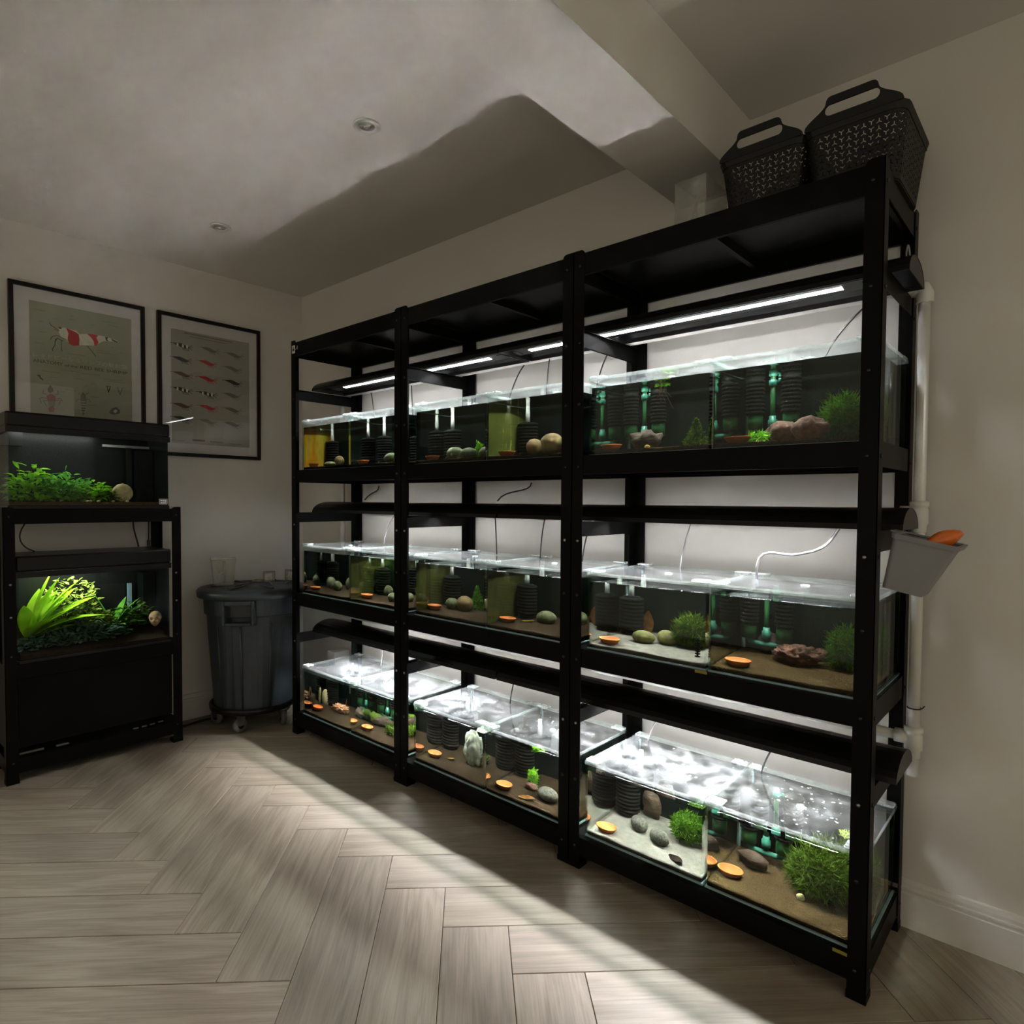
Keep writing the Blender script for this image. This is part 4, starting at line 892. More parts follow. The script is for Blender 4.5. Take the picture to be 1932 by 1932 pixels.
def planted_tank(name, label, y0, y1, z0, h, hoodh, glassmat='glass', overhang=0.004, d0=0.004, d1=0.275, frame=True):
    t = thing(name, label, 'aquarium', (SX, y0, z0))
    W_ = y1-y0; g = 0.005
    def bb(nm, a0, a1, e0, e1, c0, c1, mt, par=None, b=0): return MB().box(-e1, -e0, a0, a1, c0, c1, b).build(nm, mt, par or t)
    bb('base_frame', 0, W_, d0-0.001, d1+0.001, 0, 0.016, 'hood', None, 0.003)
    bb('front_pane', 0.003, W_-0.003, d0+0.002, d0+0.002+g, 0.0165, h, glassmat)
    bb('rear_pane', 0.003, W_-0.003, d1-g, d1, 0.0165, h, 'back' if hoodh < 0.065 else 'backdark')
    bb('side_pane', 0.003, 0.003+g, d0+0.0075, d1-g-0.001, 0.0165, h, glassmat); bb('side_pane', W_-0.003-g, W_-0.003, d0+0.0075, d1-g-0.001, 0.0165, h, 'backdark')
    bb('hood_lip', -overhang, W_+overhang, d0-0.004, d0+0.0015, h-0.026, h-0.0005, 'hood'); bb('hood_lip', -overhang, 0.0025, d0+0.002, d1, h-0.026, h-0.0005, 'hood'); bb('hood_lip', W_-0.0025, W_+overhang, d0+0.002, d1, h-0.026, h-0.0005, 'hood')
    hd = bb('hood', -overhang, W_+overhang, d0-0.004, d1+0.002, h, h+hoodh, 'hood', None, 0.008)
    return t, bb, W_
# --- upper aquarium
t1, bb, W1 = planted_tank('planted_aquarium', 'upper aquarium with black hood, leafy plants and a round tan stone', -1.140, -0.492, SHT-0.0085, 0.355, 0.062)
bb('led_strip', 0.06, 0.42, 0.11, 0.15, 0.350, 0.3545, 'led_small')
UZ = SHT-0.0085+0.0165
bb('spray_bar', W1-0.225, W1-0.012, 0.235, 0.247, 0.305, 0.317, 'greytube'); bb('intake_pipe', W1-0.12, W1-0.10, 0.22, 0.245, 0.06, 0.305, 'hood'); bb('filter_box', W1-0.09, W1-0.012, 0.185, 0.262, 0.02, 0.29, 'back')
bb('filter_box', 0.012, 0.095, 0.20, 0.262, 0.285, 0.345, 'hood')
stp = bb('sticker', W1-0.048, W1-0.010, 0.0035, 0.0056, 0.022, 0.048, 'sticker'); bb('sticker_print', W1-0.0465, W1-0.0115, 0.0030, 0.0036, 0.0235, 0.0465, 'ink_dark', stp)
for q, (a, b_) in enumerate(((W1-0.043, W1-0.034), (W1-0.032, W1-0.024), (W1-0.022, W1-0.015))): bb('sticker_print', a, b_, 0.0026, 0.0031, 0.036-0.001*q, 0.043, 'sticker', stp)
bb('sticker_print', W1-0.043, W1-0.015, 0.0026, 0.0031, 0.026, 0.031, 'sticker', stp)
s = MB().box(-0.268, -0.0125, 0.0095, W1-0.0095, 0.0, 0.014).build('gravel_bed', 'tansoil', None, (SX, -1.140, UZ)); tag(s, 'thin tan gravel bed in the upper planted aquarium', 'gravel', kind='stuff')
rs1 = random.Random(5)
def shrub(name, label, base, spread, hgt, nleaf, ll, lw, mat, par=None, up=0.5):
    """stems with many leaves; leaves of one shrub are joined, too small to pick apart"""
    m = MB(); st = MB()
    for k in range(nleaf):
        a = rs1.uniform(0, 2*math.pi); rr_ = rs1.random()**.5; z = hgt*rs1.random()
        cx, cy = spread[0]*rr_*math.cos(a), spread[1]*rr_*math.sin(a); z = z*(1-0.45*rr_)
        d = Vector((math.cos(a)*.8+rs1.gauss(0, .5), math.sin(a)*.8+rs1.gauss(0, .5), up+rs1.gauss(0, .4))).normalized()
        s_ = d.cross(Vector((rs1.gauss(0, .3), rs1.gauss(0, .3), 1))).normalized(); n_ = s_.cross(d)
        L1 = ll*rs1.uniform(.6, 1.2); b = Vector((cx, cy, z))
        vs = []
        for q, (tt, ww) in enumerate(((0, .08), (.35, .5), (.7, .42), (1, .04))):
            p_ = b+d*L1*tt-Vector((0, 0, 1))*L1*.25*tt*tt
            vs += [p_-s_*lw*ww+n_*lw*.12, p_, p_+s_*lw*ww+n_*lw*.12]
        vs = [Vector((min(max(v_.x, -spread[0]*1.2), spread[0]*1.2), min(max(v_.y, -spread[1]*1.2), spread[1]*1.2), max(v_.z, 0.001))) for v_ in vs]
        fs = []
        for q in range(3):
            for j in range(2): fs.append((q*3+j, q*3+3+j, q*3+4+j, q*3+1+j))
        m.add(vs, fs, True)
        if k % 9 == 0: st.tube([(cx*.4, cy*.4, 0), (cx*.8, cy*.8, z*.6), (cx, cy, z)], 0.0012, 5)
    t_ = thing(name, label, 'plant', base, group='aquarium plants on the stand')
    m.build('leaves', mat, t_); st.build('stems', 'moss2', t_); return t_
def upl(u, v, d): return AX(u, v, SX-d)
def ub(y, d, z=UZ+0.0145): return (SX-d, y, z)
yy = lambda u, v, d: upl(u, v, d).y
shrub('leafy_plant', 'bright green bushy plant at left of the upper aquarium', ub(-1.035, 0.15), (0.07, 0.080), 0.190, 210, 0.045, 0.020, 'bright')
shrub('leafy_plant', 'mid green mounded plant in centre of the upper aquarium', ub(-0.895, 0.14), (0.09, 0.085), 0.155, 260, 0.040, 0.018, 'mid')
shrub('leafy_plant', 'low bright plant in front of centre, upper aquarium', ub(-0.80, 0.10), (0.06, 0.075), 0.10, 200, 0.034, 0.016, 'bright')
shrub('leafy_plant', 'small dark green plant beside the round tan stone', ub(-0.728, 0.09), (0.05, 0.042), 0.065, 120, 0.032, 0.014, 'moss')
me = rockmesh(0.020, 0.046, 0.046, 0.06, 3.0, 2.2); o = obj('round_stone', me, 'tanstone', None, (SX-0.07, yy(231, 925, 0.07), UZ+0.013)); tag(o, 'round tan stone disc in the upper planted aquarium', 'stone')
for k, (u, v) in enumerate(((165, 949), (172, 950), (186, 950), (215, 951), (240, 951), (118, 948))):
    o = obj('small_stone', rockmesh(0.006, 0.008, 0.005, 0.1, k+1.0, sub=2), 'tanstone' if k < 5 else 'redstone', None, (SX-0.02-0.01*(k % 2), yy(u, v, 0.02), UZ+0.0140)); tag(o, ['pale pebble, first', 'pale pebble, second', 'pale pebble, third', 'pale pebble, fourth', 'pale pebble, fifth', 'reddish pebble, leftmost'][k]+' along the front glass, upper aquarium', 'pebble', 'tiny stones in the upper aquarium')
# --- lower aquarium
LZ = 0.512
t2, bb, W2 = planted_tank('planted_aquarium', 'lower aquarium with broad lime leaves and a skull ornament', -1.112, -0.492, LZ-0.0005, 0.400, 0.068)
bb('led_strip', 0.10, 0.36, 0.09, 0.16, 0.394, 0.3995, 'led_lower'); bb('heater', W2-0.120, W2-0.102, 0.235, 0.250, 0.15, 0.285, 'bluegrey'); bb('filter_box', W2-0.07, W2-0.012, 0.17, 0.262, 0.02, 0.34, 'back')
GZ = LZ-0.0005+0.017
s = MB().add([(-0.012, 0.01, 0), (-0.012, W2-0.01, 0), (-0.268, W2-0.01, 0), (-0.268, 0.01, 0), (-0.012, 0.01, 0.020), (-0.012, W2-0.01, 0.012), (-0.268, W2-0.01, 0.10), (-0.268, 0.01, 0.11)], [(3, 2, 1, 0), (4, 5, 6, 7), (0, 1, 5, 4), (1, 2, 6, 5), (2, 3, 7, 6), (3, 0, 4, 7)]).build('soil_bed', 'darksoil', None, (SX, -1.112, GZ)); tag(s, 'sloping dark soil bed in the lower planted aquarium', 'soil', kind='stuff')
def sword(name, label, base, leaves, mat):
    t_ = thing(name, label, 'plant', base, group='aquarium plants on the stand')
    for ang, el, ln, wd, cu in leaves:
        obj('leaf', leafmesh(ln, wd, cu, 9, 0.2), mat, t_, (0, 0, 0.002), (0, R(-el), R(ang)))
    return t_
sword('sword_plant', 'large lime sword plant at left of the lower aquarium', (SX-0.13, -1.050, GZ+0.062),
      [(75, 62, .33, .105, -.15), (95, 46, .33, .110, -.25), (60, 72, .31, .10, -.1), (100, 30, .27, .10, -.3), (45, 55, .22, .085, -.3), (120, 66, .26, .08, -.2), (20, 60, .15, .075, -.3), (85, 79, .33, .085, -.1), (72, 38, .31, .10, -.35), (140, 74, .24, .07, -.1), (-20, 72, .2, .07, -.2), (90, 18, .22, .085, -.2), (80, 52, .24, .08, -.3), (65, 24, .19, .075, -.1), (105, 58, .30, .09, -.2)], 'lime')
sword('sword_plant', 'smaller green sword plant right of centre, lower aquarium', (SX-0.13, yy(212, 1165, 0.13), GZ+0.065),
      [(100, 45, .20, .042, -.2), (-95, 58, .21, .045, -.2), (60, 30, .15, .04, -.3), (-50, 35, .10, .04, -.3), (20, 40, .10, .04, -.4), (120, 65, .17, .04, -.1), (-110, 72, .20, .038, -.1), (90, 22, .16, .04, -.2), (-80, 24, .16, .038, -.2), (75, 62, .19, .04, -.2)], 'mid')
shrub('stem_plant', 'pale yellow green stem plant at the back, lower aquarium', (SX-0.205, yy(135, 1120, 0.205), GZ+0.082), (0.042, 0.12), 0.29, 420, 0.028, 0.014, 'yelgreen')
shrub('leafy_plant', 'low dark leaved plant in front centre, lower aquarium', (SX-0.068, yy(160, 1195, 0.068), GZ+0.036), (0.044, 0.17), 0.085, 330, 0.046, 0.016, 'deep')
shrub('leafy_plant', 'fine green plant near the heater, lower aquarium', (SX-0.15, yy(250, 1160, 0.15), GZ+0.068), (0.06, 0.085), 0.13, 330, 0.034, 0.010, 'moss')
shrub('leafy_plant', 'brownish green plant in centre, lower aquarium', (SX-0.14, yy(165, 1150, 0.14), GZ+0.066), (0.06, 0.11), 0.13, 280, 0.034, 0.015, 'moss2')
shrub('leafy_plant', 'dim dark green plant at left front, lower aquarium', (SX-0.060, yy(75, 1205, 0.06), GZ+0.034), (0.036, 0.075), 0.07, 120, 0.044, 0.016, 'deep')
# skull ornament
bm = bmesh.new(); bmesh.ops.create_icosphere(bm, subdivisions=4, radius=1)
for v_ in bm.verts:
    d = v_.co.normalized(); x, y, z = d.x*0.036, d.y*0.029, d.z*0.033
    if z < 0: y *= 1-0.25*min(1, -d.z); 
    if d.z < -0.25 and d.x > -0.1: z -= 0.012*(-d.z-0.25); x += 0.004
    for ey in (-0.42, 0.42):
        q = (Vector((d.y, d.z))-Vector((ey, -0.10))).length
        if d.x > 0 and q < 0.30: x -= 0.014*(1-(q/0.30)**2)
    q = (Vector((d.y, d.z))-Vector((0, -0.50))).length
    if d.x > 0 and q < 0.17: x -= 0.009*(1-(q/0.17)**2)
    if d.x > 0 and -0.86 < d.z < -0.74: x -= 0.003*abs(math.sin(d.y*18))
    v_.co = Vector((x, y, z))
me = bpy.data.meshes.new('skull'); bm.to_mesh(me); bm.free()
for p_ in me.polygons: p_.use_smooth = True
o = obj('skull_ornament', me, 'bone', None, (SX-0.055, yy(293, 1172, 0.055), AX(293, 1165, SX-0.055).z), (0, 0, R(-25))); tag(o, 'small tan skull ornament in the lower aquarium', 'ornament')
# cables at the stand
tubeobj('power_cable', bez((SX-0.27, -1.03, 1.11), (SX-0.27, -1.07, 1.05), (SX-0.26, -1.05, 1.0), (SX-0.24, -1.0, 0.982), 8), 0.003, 'cable', 'thin black cable at left below the upper aquarium shelf', 'cable', 'cables on the stand')
tubeobj('power_cable', bez((SX-0.265, -0.575, 1.115), (SX-0.265, -0.575, 1.06), (SX-0.262, -0.56, 1.03), (SX-0.25, -0.555, 0.982), 8), 0.004, 'cable', 'thick black cable beside the rear post of the stand', 'cable', 'cables on the stand')
t = thing('plug_lead', 'black lead with inline plug hanging at right of the stand', 'cable', (SX-0.255, -0.505, 0.982), group='cables on the stand')
MB().tube([(0, 0, 0.03), (0.0, 0.002, 0.135)], 0.003, 7).build('lead', 'cable', t); MB().box(-0.006, 0.006, -0.007, 0.007, 0.0, 0.032, 0.002).build('plug', 'cable', t)
for k, (dy, z) in enumerate(((0.0, 0.006), (0.03, 0.005))):
    tubeobj('floor_cable', bez((-0.50-k*.03, -0.42, z), (-0.45, -0.36+dy, z), (-0.55, -0.30+dy, z), (-0.50, -0.15+dy, z), 10)+[(-0.52, 0.05+dy, z)], 0.005, 'cable', f"black cable on the floor {'nearest' if k else 'farther from'} the wheeled bin", 'cable', 'cables on the floor')

# ------------------------------------------------------------------ wheeled bin
BX, BY = -0.320, -0.052
t = thing('bin_dolly', 'black round dolly with five castors under the grey bin', 'dolly', (BX, BY, 0))
MB().lathe([(0.165, 0.099), (0.205, 0.096), (0.226, 0.100), (0.230, 0.124), (0.222, 0.130), (0.212, 0.128), (0.208, 0.110), (0.165, 0.110)], 40, cap=False).build('ring', 'hood', t)
MB().lathe([(0.0001, 0.098), (0.165, 0.098), (0.165, 0.1105), (0.0001, 0.1105)], 32).build('deck', 'hood', t)
for k, a in enumerate((-48, 24, 96, 168, 240)):
    c = (0.190*math.cos(R(a)), 0.190*math.sin(R(a)))
    cs = bpy.data.objects.new('caster', None)
    m = MB(); m.lathe([(0.0001, -0.013), (0.028, -0.013), (0.038, -0.010), (0.040, 0), (0.038, 0.010), (0.028, 0.013), (0.0001, 0.013)], 24)
    wh = m.build('wheel', 'rubber', t, (c[0], c[1], 0.040), (R(90), 0, R(a-40)))
    MB().lathe([(0.0001, -0.0145), (0.016, -0.0145), (0.016, 0.0145), (0.0001, 0.0145)], 14).build('hub', 'hood', wh)
    m = MB()
    for s in (-1, 1): m.prism([(-0.012, 0.0), (0.012, 0.0), (0.026, 0.05), (-0.022, 0.05)], 1, s*0.0165-0.001, s*0.0165+0.001)
    m.box(-0.022, 0.026, -0.0175, 0.0175, 0.047, 0.057); m.build('fork', 'steel', t, (c[0], c[1], 0.040), (0, 0, R(a-40)))
    bpy.data.objects.remove(cs)
t = thing('wheeled_bin', 'dark slate round bin with snap-on lid standing on a dolly', 'bin', (BX, BY, 0.111))
body = MB(); sg = 48
prof = [(0.198, 0.0), (0.204, 0.006), (0.238, 0.505), (0.250, 0.510), (0.254, 0.62)]
rs = []
for r_, z in prof:
    ring = []
    for k in range(sg):
        a = 2*math.pi*k/sg; rr_ = r_
        if z < 0.5 and k % 8 in (0,): rr_ -= 0.007
        ring.append((rr_*math.cos(a), rr_*math.sin(a), z))
    rs.append(ring)
body.rings(rs); body.build('body', 'bin', t)
m = MB(); 
lid = MB().lathe([(0.258, 0.598), (0.284, 0.600), (0.287, 0.630), (0.278, 0.640), (0.235, 0.646), (0.225, 0.641), (0.12, 0.650), (0.0001, 0.656)], 48).build('lid', 'bin', t)
for a in (0, 60, 120, 180, 240, 300):
    ca = R(a); MB().box(0.06, 0.215, -0.008, 0.008, 0.645, 0.653, 0.002).build('lid_rib', 'bin', lid, None, (0, 0, ca))
# recessed handle facing the camera
ha = R(-42)
hd = thing('x', 'x', 'x'); bpy.data.objects.remove(hd)
m = MB()
for (y0, y1, z0, z1) in ((-0.080, -0.066, 0.47, 0.598), (0.066, 0.080, 0.47, 0.598), (-0.066, 0.066, 0.47, 0.484)): m.box(0.225, 0.284, y0, y1, z0, z1, 0.004)
hnd = m.build('handle', 'bin', t, None, (0, 0, ha))
MB().box(0.262, 0.284, -0.066, 0.066, 0.575, 0.5975, 0.004).build('grip', 'bin', hnd)
for a in (-42, -75, -5): MB().tube([(0.2045*math.cos(R(a)), 0.2045*math.sin(R(a)), 0.02), (0.236*math.cos(R(a)), 0.236*math.sin(R(a)), 0.47)], 0.006, 6).build('rib', 'bin', t)
# things on the lid
LT = 0.111+0.6535
def lid_pt(u, v): return AZ(u, v, LT)
p = (-0.418, -0.175, LT-0.004)
t = thing('plastic_jug', 'clear square plastic jug standing on the bin lid', 'jug', p, (0, 0, R(-20)))
def sq(h, z): return [(-h, -h, z), (h, -h, z), (h, h, z), (-h, h, z)]
MB().rings([sq(0.048, 0), sq(0.062, 0.145), sq(0.060, 0.145), sq(0.046, 0.003)], cap=False).add(sq(0.048, 0), [(0, 1, 2, 3)]).build('wall', 'jug', t)
MB().rings([[(x*1.0, y, z) for x, y, z in sq(0.0635, 0.140)], sq(0.0640, 0.146), sq(0.0595, 0.146), sq(0.0592, 0.140)], close=True).build('rim', 'jug', t)
MB().tube([(0.063, 0.0, 0.13), (0.088, 0, 0.115), (0.085, 0, 0.04), (0.052, 0, 0.02)], 0.007, 8).build('handle', 'jug', t)
def net(label, x, y, ang, frame=0.045, hl=0.16, stand=False):
    t = thing('fish_net', label, 'net', (x, y, LT+0.0045), (0, 0, R(ang)), group='fish nets on the bin lid')
    MB().tube([(0, 0, 0.002), (hl, 0, 0.002)], 0.0022, 6).build('handle', 'cable' if not stand else 'steel', t)
    f = frame
    loop = [(hl, 0), (hl+0.004, f), (hl+2*f, f), (hl+2*f, -f), (hl+0.004, -f), (hl, 0)]
    if stand:
        MB().tube([(hl, a*.8, 0.003 if k in (0, 5) else (0.003+((b-hl))*.75)) for k, (b, a) in enumerate(loop)], 0.002, 6).build('frame', 'rubber', t)
        MB().add([(hl, -f*.8, 0.006), (hl, f*.8, 0.006), (hl, f*.8, 0.003+1.5*f), (hl, -f*.8, 0.003+1.5*f), (hl+0.03, -f*.5, 0.01), (hl+0.03, f*.5, 0.01), (hl+0.03, f*.5, 1.2*f), (hl+0.03, -f*.5, 1.2*f)], [(0, 1, 5, 4), (1, 2, 6, 5), (2, 3, 7, 6), (3, 0, 4, 7), (4, 5, 6, 7)]).build('mesh_bag', 'netmesh', t)
    else:
        MB().tube([(b, a, 0.002) for b, a in loop], 0.002, 6).build('frame', 'rubber', t)
        MB().add([(hl+0.004, -f, 0.003), (hl+0.004, f, 0.003), (hl+2*f, f, 0.003), (hl+2*f, -f, 0.003), (hl+f*.6, -f*.4, 0.012), (hl+f*.6, f*.4, 0.012), (hl+f*1.4, f*.4, 0.012), (hl+f*1.4, -f*.4, 0.012)], [(0, 1, 5, 4), (1, 2, 6, 5), (2, 3, 7, 6), (3, 0, 4, 7), (4, 5, 6, 7)]).build('mesh_bag', 'netmesh', t)
net('flat black fish net beside the jug on the bin lid', -0.225, -0.20, 125, 0.030, 0.20)
net('fish net with pale handle standing in middle of the bin lid', -0.17, -0.02, 160, 0.038, 0.12, True)
net('fish net with dark handle at right of the bin lid', -0.18, 0.06, 135, 0.040, 0.11, True)
# box and adaptor behind the left rack post
t = thing('white_box', 'small white carton with blue round print by the wall corner', 'box', (-0.14, 0.30, 0.0))
MB().box(0, 0.075, 0, 0.10, 0.15, 0.36, 0.002).build('carton', 'sticker', t); MB().lathe([(0.016, 0), (0.016, 0.0006), (0.012, 0.0006), (0.012, 0)], 20, (0.0, 0.0, 0.0), cap=False).build('blue_print', 'ink_blue', t, (0.0385, -0.0004, 0.29), (R(90), 0, 0))
MB().box(0.0, 0.075, 0.0, 0.10, 0.0, 0.149, 0.003).build('red_crate', 'redbox', t)

# ------------------------------------------------------------------ framed prints
def textmesh(s, size, align='LEFT', sx=1.0):
    cu = bpy.data.curves.new('txt', 'FONT'); cu.body = s; cu.size = size; cu.align_x = align; cu.fill_mode = 'FRONT'
    o = bpy.data.objects.new('txt', cu); COL.objects.link(o); bpy.context.view_layer.update()
    me = bpy.data.meshes.new_from_object(o.evaluated_get(bpy.context.evaluated_depsgraph_get())); bpy.data.objects.remove(o); bpy.data.curves.remove(cu)
    xs = [v.co.x for v in me.vertices] or [0, 1]
    return me, min(xs), max(xs)
FX = XL+0.0015
def frame_thing(label, y0, y1, z0, z1, mw, mat, py0, py1, pz0, pz1):
    t = thing('picture_frame', label, 'picture', (FX, y0, z0), group='framed shrimp prints')
    W_, H_, f = y1-y0, z1-z0, 0.019
    for nm, a in (('frame_side', (0, f, 0, H_)), ('frame_side', (W_-f, W_, 0, H_)), ('frame_top', (f, W_-f, H_-f, H_)), ('frame_bottom', (f, W_-f, 0, f))):
        MB().box(0, 0.022, a[0], a[1], a[2], a[3]).build(nm, 'frame', t)
    MB().box(0.002, 0.010, f, W_-f, f, H_-f).build('mount', 'mat', t)
    pr = MB().box(0.0101, 0.0106, py0-y0, py1-y0, pz0-z0, pz1-z0).build('print', mat, t)
    MB().box(0.0150, 0.0165, f, W_-f, f, H_-f).build('glass', 'picglass', t)
    return t, pr
PXX = FX+0.0108
t, pr1 = frame_thing('framed sage green anatomy print of a red and white shrimp', -1.074, -0.500, 1.462, 2.231, 0.06, 'sage', -0.995, -0.562, 1.545, 2.155)
lay = [0]
def poly(px, mat, par, base, name='print_shape', mapf=None):
    """flat printed shape, corners given as photo pixels lying on the print"""
    P = [AX(u, v, PXX) for u, v in px] if mapf is None else [mapf(u, v) for u, v in px]
    lay[0] = (lay[0]+1) % 12; dx = 0.00003*lay[0]
    vs = [(PXX-base[0]+dx+0.00002, p.y-base[1], p.z-base[2]) for p in P]
    v2, f2 = fill2d([[(p[1], p[2]) for p in vs]])
    o = MB().add([(vs[0][0], a, b) for a, b, _ in v2], f2).build(name, mat, par); return o
k8 = 290/1932
def c8(pts): return [(x*k8, 510+y*k8) for x, y in pts]
base1 = (FX, -1.074, 1.462)
def stroke(pts, wpx, mat, par, base, conv, name='print_line'):
    P = [AX(*conv([p])[0], PXX) for p in pts]; lay[0] = (lay[0]+1) % 12; x = PXX-base[0]+0.00003*lay[0]+0.00002
    m = MB(); w_ = wpx
    for a, b in zip(P, P[1:]):
        d = Vector((0, b.y-a.y, b.z-a.z)); n = Vector((0, -d.z, d.y)).normalized()*w_/2
        m.add([(x, q.y-base[1], q.z-base[2]) for q in (a-n, b-n, b+n, a+n)], [(0, 1, 2, 3)])
    m.build(name, mat, par)
poly(c8([(735, 730), (800, 720), (960, 760), (1000, 805), (1100, 800), (1220, 815), (1330, 835), (1440, 870), (1500, 905), (1430, 895), (1300, 890), (1240, 920), (1190, 945), (1000, 940), (930, 950), (860, 900), (770, 840), (740, 780)]), 'ink_white', pr1, base1)
poly(c8([(830, 725), (940, 770), (990, 805), (1000, 870), (995, 945), (930, 950), (870, 925), (850, 860), (860, 790)]), 'ink_red', pr1, base1)
poly(c8([(1095, 800), (1150, 800), (1190, 810), (1235, 820), (1212, 850), (1240, 905), (1215, 945), (1185, 945), (1180, 900), (1150, 850)]), 'ink_red', pr1, base1)
poly(c8([(735, 712), (775, 720), (770, 740), (745, 735)]), 'ink_dark', pr1, base1)
poly(c8([(1320, 835), (1360, 845), (1345, 870), (1370, 890), (1335, 888)]), 'ink_dark', pr1, base1); poly(c8([(1400, 860), (1490, 905), (1470, 910), (1405, 880)]), 'ink_dark', pr1, base1)
for pts, wd in (([(620, 655), (640, 690), (750, 760)], .0030), ([(630, 870), (660, 830), (720, 820), (860, 885)], .0028), ([(700, 860), (690, 940), (660, 985), (663, 1015)], .0030), ([(768, 880), (770, 960), (780, 1018)], .0028), ([(1095, 950), (1150, 1010), (1205, 1085)], .0030), ([(680, 740), (750, 775)], .002), ([(690, 900), (720, 850), (790, 890)], .0035)):
    stroke(pts, wd, 'ink_dark', pr1, base1, c8)
for a in ([(430, 488), (575, 515)], [(880, 575), (935, 583)], [(660, 605), (730, 615)], [(870, 618), (940, 622)], [(470, 640), (540, 645)], [(1275, 640), (1450, 668)], [(1350, 685), (1500, 715)], [(500, 770), (590, 780)], [(440, 908), (550, 922)], [(1220, 1005), (1300, 1015)], [(1215, 1030), (1460, 1065)], [(1510, 1040), (1560, 1045)], [(840, 1045), (1080, 1078)], [(1390, 965), (1430, 970)], [(1145, 685), (1205, 695)],
          [(530, 1262), (760, 1290)], [(780, 1250), (1000, 1278)], [(1030, 1298), (1260, 1318)], [(1290, 1360), (1540, 1395)], [(1290, 1385), (1570, 1420)], [(950, 1365), (1060, 1378)], [(620, 1340), (740, 1350)], [(830, 1500), (960, 1515)], [(1150, 1590), (1250, 1600)], [(1090, 1690), (1210, 1700)], [(750, 1525), (820, 1530)]):
    stroke(a, 0.0022, 'ink_faint', pr1, base1, c8)
# dorsal view, tail view, small sketches
poly(c8([(600, 1480), (630, 1438), (665, 1480), (672, 1520), (630, 1545), (600, 1520)]), 'ink_brown', pr1, base1)
poly(c8([(585, 1580), (640, 1545), (695, 1580), (700, 1645), (600, 1645)]), 'ink_rust', pr1, base1); poly(c8([(605, 1648), (695, 1648), (690, 1705), (612, 1705)]), 'ink_faint', pr1, base1)
poly(c8([(605, 1740), (625, 1710), (670, 1708), (690, 1735), (675, 1780), (625, 1782)]), 'ink_rust', pr1, base1)
for pts in ([(590, 1560), (535, 1545), (550, 1500)], [(690, 1560), (735, 1560), (725, 1510)], [(590, 1610), (530, 1598), (495, 1612), (520, 1670)], [(700, 1612), (765, 1615), (785, 1650)], [(600, 1630), (545, 1640), (590, 1710)], [(700, 1630), (760, 1640), (740, 1695)]): stroke(pts, 0.0022, 'ink_dark', pr1, base1, c8)
poly(c8([(1035, 1530), (1075, 1560), (1085, 1680), (1060, 1800), (1045, 1830), (1025, 1760), (1010, 1640), (1015, 1570)]), 'ink_grey', pr1, base1)
for k in range(5): stroke([(1012, 1650+k*32), (1080, 1655+k*32)], 0.003, 'ink_pale', pr1, base1, c8)
for s in (-1, 1): stroke([(1045+s*30, 1620), (1045+s*80, 1625), (1045+s*90, 1660)], 0.0022, 'ink_grey', pr1, base1, c8); stroke([(1045+s*20, 1570), (1045+s*70, 1540)], 0.0022, 'ink_grey', pr1, base1, c8)
stroke([(468, 1325), (500, 1318), (500, 1345), (540, 1380)], 0.006, 'ink_dark', pr1, base1, c8)
stroke([(1330, 1455), (1390, 1460)], .003, 'ink_dark', pr1, base1, c8); stroke([(1345, 1460), (1365, 1535), (1385, 1465)], .004, 'ink_dark', pr1, base1, c8); stroke([(1475, 1470), (1510, 1565), (1540, 1475)], .004, 'ink_grey', pr1, base1, c8)
poly(c8([(1370, 1780), (1410, 1735), (1460, 1715), (1510, 1760), (1505, 1800), (1440, 1815), (1385, 1805)]), 'ink_grey', pr1, base1); poly(c8([(1420, 1775), (1450, 1745), (1480, 1770), (1450, 1795)]), 'ink_pale', pr1, base1)
def put_text(s, uv0, uv1, size, mat, par, base, off=0.0005):
    a, b = AX(*uv0, PXX), AX(*uv1, PXX); me, x0, x1 = textmesh(s, size)
    k = (b.y-a.y)/(x1-x0)
    for v_ in me.vertices:
        x, y = v_.co.x-x0, v_.co.y; v_.co = (PXX-base[0]+off, a.y-base[1]+x*k, a.z-base[2]+y)
    bm = bmesh.new(); bm.from_mesh(me); bmesh.ops.recalc_face_normals(bm, faces=bm.faces); bm.to_mesh(me); bm.free()
    me.materials.clear(); me.materials.append(M[mat]); obj('print_text', me, None, par)
put_text('ANATOMY', c8([(415, 1150)])[0], c8([(790, 1205)])[0], 0.022, 'ink_dark', pr1, base1)
put_text('of the', c8([(815, 1208)])[0], c8([(975, 1232)])[0], 0.017, 'ink_dark', pr1, base1)
put_text('RED BEE SHRIMP', c8([(1010, 1235)])[0], c8([(1600, 1318)])[0], 0.022, 'ink_dark', pr1, base1)
put_text('レッドビーシュリンプの解剖図', c8([(415, 1078)])[0], c8([(1590, 1240)])[0], 0.024, 'ink_pale', pr1, base1)
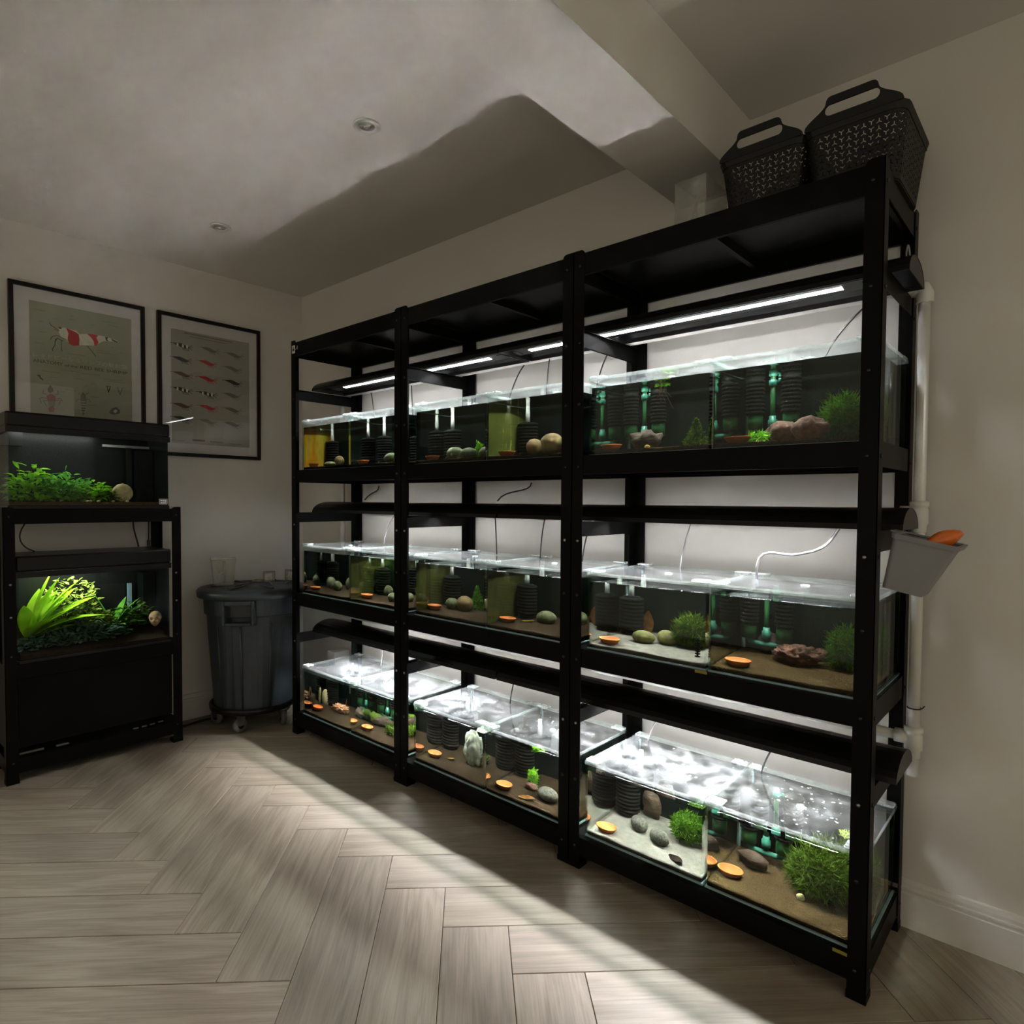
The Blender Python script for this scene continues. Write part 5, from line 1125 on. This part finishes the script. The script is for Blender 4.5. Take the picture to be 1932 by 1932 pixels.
# second print: three columns of small shrimp
t, pr2 = frame_thing('framed chart of small shrimp varieties in three columns', -0.438, 0.133, 1.464, 2.231, 0.05, 'greypaper', -0.368, 0.068, 1.535, 2.150)
base2 = (FX, -0.438, 1.464)
bodyp = [(-.055, .008), (-.035, .012), (-.012, .016), (.006, .012), (.02, .008), (.035, .004), (.032, -.004), (.02, -.008), (.0, -.008), (-.02, -.002), (-.038, .002)]
def shrimp_me(mat, band=None):
    v2, f2 = fill2d([bodyp]); m = MB().add([(0, a, b) for a, b, _ in v2], f2)
    def seg(a, b, w_=0.0012):
        d = Vector((0, b[0]-a[0], b[1]-a[1])); n = Vector((0, -d.z, d.y)).normalized()*w_
        m.add([(0, a[0]-n.y, a[1]-n.z), (0, b[0]-n.y, b[1]-n.z), (0, b[0]+n.y, b[1]+n.z), (0, a[0]+n.y, a[1]+n.z)], [(0, 1, 2, 3)])
    for k in range(5): seg((0.0+k*.007, -.006), (.004+k*.008, -.020))
    seg((.033, .002), (.056, .008)); seg((.033, .0), (.052, -.010)); seg((.03, .004), (.05, .018)); seg((-.055, .008), (-.066, .004))
    me = m.mesh('print_shrimp'); me.materials.append(M[mat]); return me
cache = {}
rows = [['ink_dark', 'ink_grey', 'ink_grey'], ['ink_blue', 'ink_red', 'ink_grey'], ['ink_brown', 'ink_red', 'ink_dark'], ['ink_dark', 'ink_dark', 'ink_grey'], ['ink_brown', 'ink_red', 'ink_grey'], ['ink_blue', 'ink_faint', 'ink_grey']]
k1 = 600/1932
cen = [[(1110, 495), (1275, 520), (1425, 553)], [(1105, 577), (1262, 600), (1415, 635)], [(1110, 668), (1262, 697), (1418, 718)], [(1110, 762), (1262, 788), (1412, 797)], [(1110, 858), (1265, 870), (1415, 885)], [(1110, 938), (1265, 955), (1415, 972)]]
for r_i in range(6):
    for c in range(3):
        mt = rows[r_i][c]
        if mt not in cache: cache[mt] = shrimp_me(mt)
        u, v = cen[r_i][c]; p = AX(u*k1, 500+v*k1, PXX)
        o = obj('print_shrimp', cache[mt], None, pr2, (PXX-base2[0]+0.0002, p.y-base2[1], p.z-base2[2]), (R(-4), 0, 0))
        if (r_i, c) in ((0, 0), (3, 0), (3, 1)):
            m = MB()
            for a0 in (-.032, -.004, .018): m.add([(0.0001, a0, -.004), (0.0001, a0+.010, -.006), (0.0001, a0+.010, .010), (0.0001, a0, .012)], [(0, 1, 2, 3)])
            m.build('print_band', 'ink_white', o)
def c1(pts): return [(x*k1, 500+y*k1) for x, y in pts]
stroke([(1120, 412), (1410, 470)], 0.005, 'ink_grey', pr2, base2, c1); stroke([(1155, 435), (1380, 480)], 0.003, 'ink_grey', pr2, base2, c1); stroke([(1170, 1063), (1245, 1068)], 0.010, 'ink_grey', pr2, base2, c1); stroke([(1275, 1072), (1355, 1080)], 0.008, 'ink_faint', pr2, base2, c1); stroke([(1040, 1062), (1120, 1070)], .003, 'ink_faint', pr2, base2, c1); stroke([(1390, 1085), (1470, 1092)], .003, 'ink_faint', pr2, base2, c1)

# ------------------------------------------------------------------ ceiling spotlights (switched off)
for (u, v, lab) in ((692, 237, 'switched-off recessed spotlight in the ceiling nearer the beam'), (415, 428, 'switched-off recessed spotlight in the ceiling nearer the framed prints')):
    p = AZ(u, v, ZC)
    t = thing('ceiling_spotlight', lab, 'spotlight', (p.x, p.y, ZC), group='recessed ceiling spotlights')
    MB().lathe([(0.027, -0.0005), (0.046, -0.0005), (0.047, -0.004), (0.044, -0.006), (0.030, -0.007), (0.027, -0.003)], 32, cap=False).build('bezel', 'trim', t)
    MB().lathe([(0.0001, -0.0045), (0.026, -0.0045), (0.0275, -0.0006), (0.0001, -0.0006)], 28).build('reflector', 'chrome', t)
    MB().lathe([(0.0001, -0.0075), (0.008, -0.0075), (0.010, -0.0048), (0.0001, -0.0048)], 16).build('bulb', 'ink_white', t)
